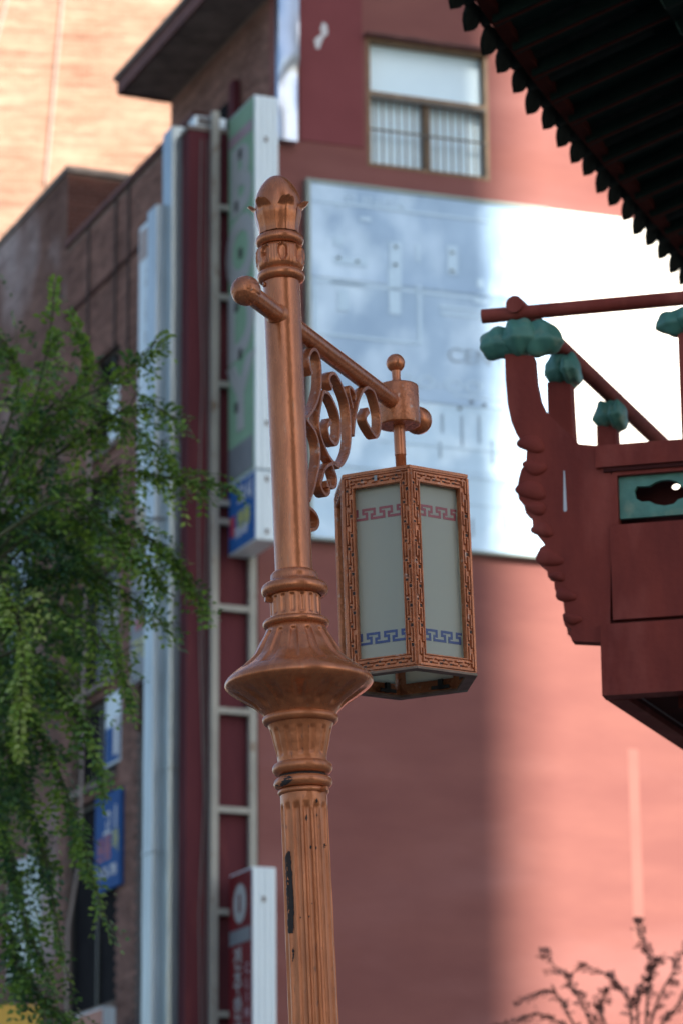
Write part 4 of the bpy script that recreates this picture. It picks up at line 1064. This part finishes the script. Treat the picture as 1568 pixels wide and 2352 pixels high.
# floor and joists seen from below
zf = FP.z(1379, 1598, .016)
E0 = FP.pt(FP.u(1379,1560,.016)+.01, .0, 0)
m = MB()
def slab(mb, o, dx, dy, z0, z1): mb.hexa([o+Z*z0, o+dx+Z*z0, o+dx+dy+Z*z0, o+dy+Z*z0, o+Z*z1, o+dx+Z*z1, o+dx+dy+Z*z1, o+dy+Z*z1])
slab(m, E0-FP.n*.11, FP.d*4, back*5, zf+.03, zf+.10); m.build('floor', RAFTRED, pav)
m = MB(); slab(m, E0-FP.n*.105, FP.d*.10, back*5, zf-.002, zf+.55); m.build('side_beam', PRED, pav)
for k in range(7):
    m = MB(); slab(m, E0-FP.n*.105+FP.d*(.35+.45*k), FP.d*.09, back*5, zf-.06, zf+.028); m.build('joist', RAFTRED, pav)
m = MB(); slab(m, E0-FP.n*.15+FP.d*.16, FP.d*.006, back*5, zf+.01, zf+.016); m.build('metal_strip', CABG, pav)
# columns further in (outside the frame)
for (a, b) in ((1.6,1.0),(1.6,4.0),(3.8,1.0)):
    m = MB(); p = FP.pt(a, 0, 0)+back*b; m.tube([p, p+Z*9.4], .16, 20); m.build('column', PRED, pav, smooth=True)
    m = MB(); m.tube([p-Z*0, p+Z*.25], [.3,.24], 20); m.build('column_base', PAVE, pav)
# railing: front rail, side rail, lotus-leaf caps, curved posts
pr0 = Q(1106, 727, -.04); prd_ = FP.d
m = MB(); L0 = pr0; m.tube([L0, L0+FP.d*5], .037, 20); m.build('handrail', PRED, pav, smooth=True)
ps = Q(1188, 706, -.045); 
sv = back
m = MB(); m.tube([ps-sv*.06, ps+sv*5.5], .045, 20); m.build('handrail', PRED, pav, smooth=True)
def lotus(x0, x1, yt, yb, c, depth_=.16, seed=0, ax=None, lobes=((-.50,-.10,.52,.80),(-.05,.06,.46,.90),(.46,-.02,.56,.88))):
    ax = ax or FP.d; n2 = Vector((-ax.y, ax.x, 0)); wx = (x1-x0)/2*depth(c)/F_PX; hz_ = (yb-yt)/2*depth(c)/F_PX; NA, NB = 44, 22; m = MB()
    for li, (cx, cz, rx, rz) in enumerate(lobes):
        vs = []; fs = []
        for j in range(NB+1):
            a = math.pi*j/NB
            for i in range(NA):
                b = 2*math.pi*i/NA; q = Vector((math.sin(a)*math.cos(b), math.sin(a)*math.sin(b), math.cos(a)))
                sd_ = Vector((seed*3.1+li*5, 0, 0))
                fold = .06*math.sin(q.x*7+q.z*2+seed+li*2)+.16*noise.noise(q*1.2+sd_)
                lip = .10*max(0, 1-abs(q.z+.25)*5)
                vs.append(c + ax*wx*(cx+rx*q.x*(1+fold+lip)) + n2*depth_*.5*q.y*(1+fold+lip)*(.8+.4*(li == 1)) + Z*hz_*(cz+rz*q.z*(1+fold*.9)))
        for j in range(NB):
            for i in range(NA): k = (i+1) % NA; fs.append((j*NA+i, (j+1)*NA+i, (j+1)*NA+k, j*NA+k))
        m.add(vs, fs)
    m.build('lotus_leaf_cap', PGREEN, pav, smooth=True, angle=179)
lotus(1103, 1290, 728, 828, Q(1196, 780, -.04), .20, 1)
lotus(1507, 1690, 694, 772, Q(1598, 735, -.04), .20, 4)
def along(x):          # point under the side rail that shows at column x
    a, b = 0.0, 6.0
    for _ in range(40):
        mid = (a+b)/2
        if proj(ps+sv*mid)[0] < x: a = mid
        else: b = mid
    return ps+sv*a
for k, (xc, x0, x1, yt, yb, px0, px1, sd) in enumerate(((1290,1246,1334,806,892,1257,1311,2),(1399,1356,1440,915,992,1370,1415,3))):
    c = along(xc); dd = depth(c)/F_PX; zt = OC.z+ray(xc, yt).z*((c.y-OC.y)/ray(xc, yt).y); zb_ = OC.z+ray(xc, yb).z*((c.y-OC.y)/ray(xc, yb).y)
    c2 = Vector((c.x, c.y, (zt+zb_)/2)); lotus(x0, x1, yt, yb, c2, .22, sd, lobes=((-.18,0,.74,.9),(.42,-.1,.56,.92)))
    pw = (px1-px0)/2*dd; o_ = c2+FP.d*((px0+px1)/2-xc)*dd
    n_ = 14; vs = []; fs = []
    for i in range(n_+1):
        t = i/n_; z = zb_+.03-(zb_+.03-zf-.5)*t; bend = .10*ss(t*1.2)*0+ .09*t*t
        for (s1, s2) in ((-1,-1),(1,-1),(1,1),(-1,1)): vs.append(Vector((o_.x, o_.y, z)) + FP.d*(s1*pw*(1+.25*t)+bend) + sv*(s2*.035))
    for i in range(n_):
        for q in range(4): j = (q+1) % 4; fs.append((i*4+q, i*4+j, (i+1)*4+j, (i+1)*4+q))
    fs.append((0,1,2,3)); m = MB(); m.add(vs, fs); m.build('curved_post', PRED, pav, smooth=True, angle=40)
m = MB(); up_, zp_ = FP.uz(1566, 1010, -.03); m.fbox(FP, up_, up_+.12, -.09, -.01, FP.z(1566,1012,-.03), FP.z(1566,760,-.03)); m.build('curved_post', PRED, pav)

# ---- roof: eave edge running away to the right, rafters, drip tiles
PE = onY(1035, 0, 17.0)
PE = onY(1052, 0, 17.0); ed = azv(21.5); inn = azv(111.5); SL = math.tan(rad(17))
roof = thing('pavilion_roof', Vector((PE.x+3, PE.y, PE.z)), 'dark overhanging tiled pavilion eave with painted rafters at the top right', 'roof')
def RP(t, i, dz=0): return PE + ed*t + inn*i + Z*(i*SL+dz+.030*max(0, 2.1-t)**2)     # the eave sweeps up to its corner
T0, T1, IN = -2.6, 7.5, 5.2
def strip(mb, i0, i1, a0, a1, b0, b1):        # long member following the eave: bottom a0/a1, top b0/b1 at its outer/inner edge
    N_ = 24; vs = []; fs = []
    for k in range(N_+1):
        t = T0+(T1-T0)*k/N_; vs += [RP(t,i0,a0), RP(t,i1,a1), RP(t,i1,b1), RP(t,i0,b0)]
    for k in range(N_):
        for q in range(4): j = (q+1) % 4; fs.append((k*4+q, k*4+j, (k+1)*4+j, (k+1)*4+q))
    fs += [(0,1,2,3), (N_*4+3,N_*4+2,N_*4+1,N_*4)]; mb.add(vs, fs)
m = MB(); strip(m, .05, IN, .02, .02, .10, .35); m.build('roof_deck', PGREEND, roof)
m = MB(); strip(m, .02, .10, -.02, -.04, .10, .09); m.build('eave_board', RAFTRED, roof)
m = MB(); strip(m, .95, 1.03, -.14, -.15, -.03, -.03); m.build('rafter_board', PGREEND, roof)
TS_ = .285
nt_ = int((T1-T0)/TS_)
tile = None
for k in range(nt_):
    t = T0 + TS_*(k+.5)
    if tile is None:
        # pointed drip tile hanging from the eave, with the round end tile beside it
        pts = [(a*1.22, b*.92) for a, b in [(-.088,.02),(.088,.02),(.094,-.03),(.088,-.075),(.068,-.105),(.04,-.125),(0,-.148),(-.04,-.125),(-.068,-.105),(-.088,-.075),(-.094,-.03)]]
        mm = MB(); mm.prism([ed*a+Z*b-inn*(.03+.45*(.02-b)) for a, b in pts], inn*.018); me_src = mm.build('drip_tile', ROOFT, roof, local=True)
        me_src.location = RP(t,0,.03)-ORG[roof.name]; tile = me_src
        mm = MB(); c0 = ed*(TS_/2); NN = 14
        prm = [c0+(ed*math.cos(a)+Z*math.sin(a))*.078-inn*.05+Z*.02 for a in [2*math.pi*i/NN for i in range(NN)]]
        mm.prism(prm, inn*.8+Z*.8*SL); cap = mm.build('round_end_tile', ROOFT, roof, smooth=True, local=True); cap.location = tile.location
    else:
        for src in (tile, cap):
            o = src.copy(); col.objects.link(o); o.location = RP(t,0,.03)-ORG[roof.name]+Vector((random.uniform(-.008,.008),0,random.uniform(-.012,.012)))
RS = .36
raf = None
for k in range(int((T1-T0)/RS)):
    t = T0+RS*(k+.5)
    if raf is None:
        z3 = Vector((0,0,0)); dr = (inn+Z*SL)
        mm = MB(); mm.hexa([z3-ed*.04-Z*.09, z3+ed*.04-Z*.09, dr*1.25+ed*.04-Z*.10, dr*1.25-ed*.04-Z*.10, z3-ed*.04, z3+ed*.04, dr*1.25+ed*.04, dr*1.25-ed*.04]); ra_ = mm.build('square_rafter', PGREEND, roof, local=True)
        mm = MB(); mm.hexa([z3-ed*.012-Z*.096, z3+ed*.012-Z*.096, dr*1.2+ed*.012-Z*.107, dr*1.2-ed*.012-Z*.107, z3-ed*.012-Z*.0905, z3+ed*.012-Z*.0905, dr*1.2+ed*.012-Z*.101, dr*1.2-ed*.012-Z*.101]); st_ = mm.build('red_stripe', RAFTRED, roof, local=True)
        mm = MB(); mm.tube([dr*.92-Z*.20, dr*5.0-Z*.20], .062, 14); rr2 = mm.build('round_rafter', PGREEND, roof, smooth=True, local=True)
        mm = MB(); mm.tube([dr*.915-Z*.20, dr*.93-Z*.20], .05, 10); fl_ = mm.build('flower_disc', PGREEN, roof, local=True)
        mm = MB(); mm.tube([dr*1.3-Z*.268, dr*4.6-Z*.268], .01, 6); sr_ = mm.build('red_stripe', RAFTRED, roof, local=True)
        raf = [ra_, st_, rr2, fl_, sr_]
        for r_ in raf: r_.location = RP(t,.06,.02)-ORG[roof.name]
    else:
        for src in raf:
            o = src.copy(); col.objects.link(o); o.location = RP(t,.06,.02)-ORG[roof.name]
m = MB(); strip(m, 2.6, 2.9, -.75, -.75, -.27, -.27); m.build('purlin', RAFTRED, roof)
m = MB()
for k in range(nt_+1):
    t = T0+TS_*k; m.tube([RP(t,.8,.16), RP(t,IN,.42)], .062, 8)
m.build('roof_tile_ridge', ROOFT, roof, kind='stuff')

# ================================================================== TREES
def leaflets(mb, p, d, ln, n_, lw, lh, shade, droop=.35):
    """one pinnate leaf: rachis from p along d, pairs of small oval leaflets"""
    d = d.normalized(); side = d.cross(Z);
    if side.length < .1: side = Vector((1,0,0))
    side.normalize(); roll_ = random.uniform(-.7,.7); up = side.cross(d)
    side = (side*math.cos(roll_)+up*math.sin(roll_)); up = side.cross(d)
    for k in range(n_):
        f = (k+.6)/n_; c = p + d*ln*f - Z*droop*ln*f*f
        for s_ in (-1, 1):
            if random.random() < .06: continue
            l = lh*random.uniform(.8,1.15); w_ = lw*random.uniform(.8,1.1)
            dd = (side*s_*.85 + d*.5 + up*random.uniform(-.25,.25) - Z*.15).normalized(); ww = dd.cross(up).normalized()
            b = c+dd*.004; nn = up*random.uniform(-.3,.3)*w_
            o = len(mb.v)
            mb.v += [b, b+dd*l*.45+ww*w_*.5+nn, b+dd*l, b+dd*l*.45-ww*w_*.5-nn]
            mb.f.append((o,o+1,o+2,o+3)); mb.r.append(min(1,max(0,shade+random.uniform(-.16,.16))))
def branch_pts(px, Y, n_=10):
    P = [onY(x, y, Y+dy) for x, y, dy in px]
    return [Vector(v) for v in spl([tuple(p) for p in P], n_)]
tr = thing('locust_tree', Vector((-4.2, 20.5, 0)), 'leafy green tree with drooping feathery branches at the left', 'tree')
tk = MB()
tk.tube([Vector((-4.2,20.5,0)), Vector((-4.15,20.5,2.2)), Vector((-4.0,20.4,4.2)), Vector((-3.6,20.3,5.6)), Vector((-3.0,20.2,6.6)), Vector((-2.6,20.2,7.3))], [.2,.16,.13,.10,.06,.03], 12)
tk.build('trunk', BARK, tr, smooth=True)
main = [  # (x, y, dy) control points of branches
 [(-300,1700,.3),(-60,1250,.2),(60,980,0),(110,800,-.2),(125,665,-.3)],
 [(-200,1500,0),(0,1150,0),(120,960,0),(250,880,-.2),(350,800,-.3)],
 [(-200,1500,0),(60,1120,.2),(220,980,.2),(330,930,0),(410,965,-.2)],
 [(-200,1500,0),(80,1180,0),(260,1090,0),(400,1100,0),(515,1112,0)],
 [(-300,1600,0),(40,1250,0),(220,1190,-.1),(330,1230,-.1),(410,1290,-.1),(468,1385,-.1)],
 [(-300,1650,0),(60,1350,.2),(200,1320,.2),(300,1370,.2),(385,1440,.1)],
 [(-300,1700,0),(60,1400,0),(170,1420,-.2),(260,1500,-.3),(300,1600,-.3)],
 [(-300,1700,0),(20,1500,-.2),(120,1560,-.3),(190,1660,-.3),(235,1780,-.3)],
 [(-300,1750,0),(0,1600,0),(100,1700,.2),(160,1840,.2),(200,1980,.1),(245,2110,0)],
 [(-300,1750,0),(-20,1700,0),(60,1850,.2),(110,2000,.2),(140,2180,.1)],
 [(-300,1750,.5),(-40,1800,.4),(20,1950,.3),(60,2120,.2),(110,2230,.1)],
 [(-300,1650,-.4),(-40,1350,-.5),(40,1420,-.6),(50,1560,-.6),(45,1680,-.6)],
 [(-300,1500,.5),(-40,1100,.4),(40,900,.3),(20,800,.2),(-20,760,.1)],
 [(-300,1500,.5),(0,1050,.4),(160,900,.4),(200,840,.3),(180,740,.2)],
 [(-200,1600,.4),(60,1250,.5),(160,1260,.6),(240,1350,.6),(270,1480,.6)],
 [(-200,1900,.4),(0,2100,.3),(40,2220,.2),(110,2300,.1),(170,2360,0)],
 [(-100,1300,.4),(100,1010,.4),(200,940,.3),(310,985,.2),(390,1050,.1)],
 [(-100,1300,-.4),(140,1150,-.3),(240,1210,-.3),(330,1290,-.2),(365,1330,-.2)],
]
lv = MB(); tw_ = MB()
for bi, px in enumerate(main):
    P = branch_pts(px, 20, 9)
    tw_.tube(P, [.013*(1-i/len(P))+.003 for i in range(len(P))], 5, caps=False)
    n_ = len(P)
    for i in range(5, n_):
        f = i/n_
        p = P[i]; t = (P[min(i+1,n_-1)]-P[i-1]).normalized()
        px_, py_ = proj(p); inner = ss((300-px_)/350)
        base_sh = .60 - .30*inner*(1 if py_ > 1150 else .2)  # inner leaves coloured darker to paint the crown's shade
        if bi == 11: base_sh = .92
        for s_ in ((-1, 1) if f < .85 else (random.choice((-1,1)),)):
            if random.random() < (.62 if bi in (0,12,13,16) else .34): continue
            d = (t*random.uniform(.5,1.2)+Vector((0, random.uniform(-.7,.7), s_*random.uniform(.2,.9)-.15))).normalized()
            L_ = random.uniform(.10,.45)*(1-.60*f)
            if random.random() < .12: L_ *= 1.7
            q = p + d*L_; tw_.tube([p, (p+q)/2+Z*.015, q-Z*.03], [.005,.003,.002], 3, caps=False)
            nk = max(1, int(L_/.075)); sh = base_sh+random.uniform(-.2,.22)
            for k in range(nk):
                a_ = p.lerp(q, k/nk); dd = (d*.7+Vector((random.uniform(-.6,.6), random.uniform(-.8,.8), random.uniform(-.8,.15)))).normalized()
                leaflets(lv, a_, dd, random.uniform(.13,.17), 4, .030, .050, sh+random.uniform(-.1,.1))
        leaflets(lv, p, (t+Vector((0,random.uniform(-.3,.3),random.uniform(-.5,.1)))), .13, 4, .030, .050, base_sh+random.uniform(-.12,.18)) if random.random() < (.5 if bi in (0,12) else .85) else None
# dense inner crown, its shade painted in as darker leaf colour
dense_poly = [(-60,820,480), (30,1000,760), (60,1200,560), (90,1400,300)]
for i in range(950):
    y = random.gauss(1420, 270); wx = 180*math.exp(-((y-1330)/380)**2)+45
    x = random.uniform(-120, wx)*random.uniform(.75,1.15)
    Yd = 20.4+random.uniform(-.4,1.0); p = onY(x, y, Yd)
    d = Vector((random.uniform(-1,1), random.uniform(-1,1), random.uniform(-1.2,.4)))
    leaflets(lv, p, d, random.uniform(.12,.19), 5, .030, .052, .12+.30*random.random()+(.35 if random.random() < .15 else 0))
for i in range(420):
    y = random.uniform(820, 2300); x = random.uniform(-80, 130 if y < 1900 else 90)
    p = onY(x, y, 20.2+random.uniform(-.4,.8)); d = Vector((random.uniform(-1,1), random.uniform(-1,1), random.uniform(-1.2,.4)))
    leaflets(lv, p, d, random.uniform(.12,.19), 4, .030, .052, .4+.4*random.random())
tw_.build('branches', TWIG, tr, recalc=False)
lv.build('foliage', LEAF, tr, kind='stuff', recalc=False)

tr2 = thing('small_tree', Vector((4.1, 31, 0)), 'dark twiggy treetop in front of the sunny pink wall at the lower right', 'tree')
tk = MB(); tk.tube([Vector((4.1,31,0)), Vector((4.0,31,2)), Vector((3.6,31,4.0)), onY(1440,2560,31), onY(1420,2460,31)], [.12,.10,.07,.04,.02], 10); tk.build('trunk', BARK, tr2, smooth=True)
lv = MB(); tw_ = MB()
def q7(x, y): return ((1700+x/1.96)/1.5944, (2900+y/1.96)/1.5944)
for px in ([(1290,1900),(1310,1500),(1330,1250),(1290,1080),(1240,960)], [(1290,1900),(1350,1600),(1420,1420),(1500,1280),(1568,1120)], [(1200,1900),(1190,1560),(1120,1420),(1040,1330),(860,1240)],
           [(1100,1950),(940,1720),(820,1480),(720,1330),(570,1170)], [(1000,1950),(800,1700),(680,1480),(590,1420),(430,1470)], [(1000,1950),(760,1720),(560,1600),(420,1620),(200,1700)],
           [(1250,1900),(1240,1600),(1250,1420),(1330,1300),(1400,1190)], [(1300,1950),(1400,1700),(1500,1560),(1600,1450),(1700,1360)], [(1150,1950),(1000,1650),(960,1540),(985,1480),(1000,1450)]):
    P = [Vector(v) for v in spl([tuple(onY(*q7(x, y), 31)) for x, y in px], 7)]
    tw_.tube(P, [.014*(1-i/len(P))+.003 for i in range(len(P))], 5, caps=False); n_ = len(P)
    for i in range(6, n_):
        for rep in range(1):
            d = (P[min(i+1,n_-1)]-P[i-1]).normalized()+Vector((random.uniform(-.7,.7), random.uniform(-.5,.5), random.uniform(-.7,.5)))
            leaflets(lv, P[i], d, random.uniform(.07,.14), 4, .028, .050, random.random())
tw_.build('branches', BARK, tr2, recalc=False)
lv.build('foliage', LEAFD, tr2, kind='stuff', recalc=False)
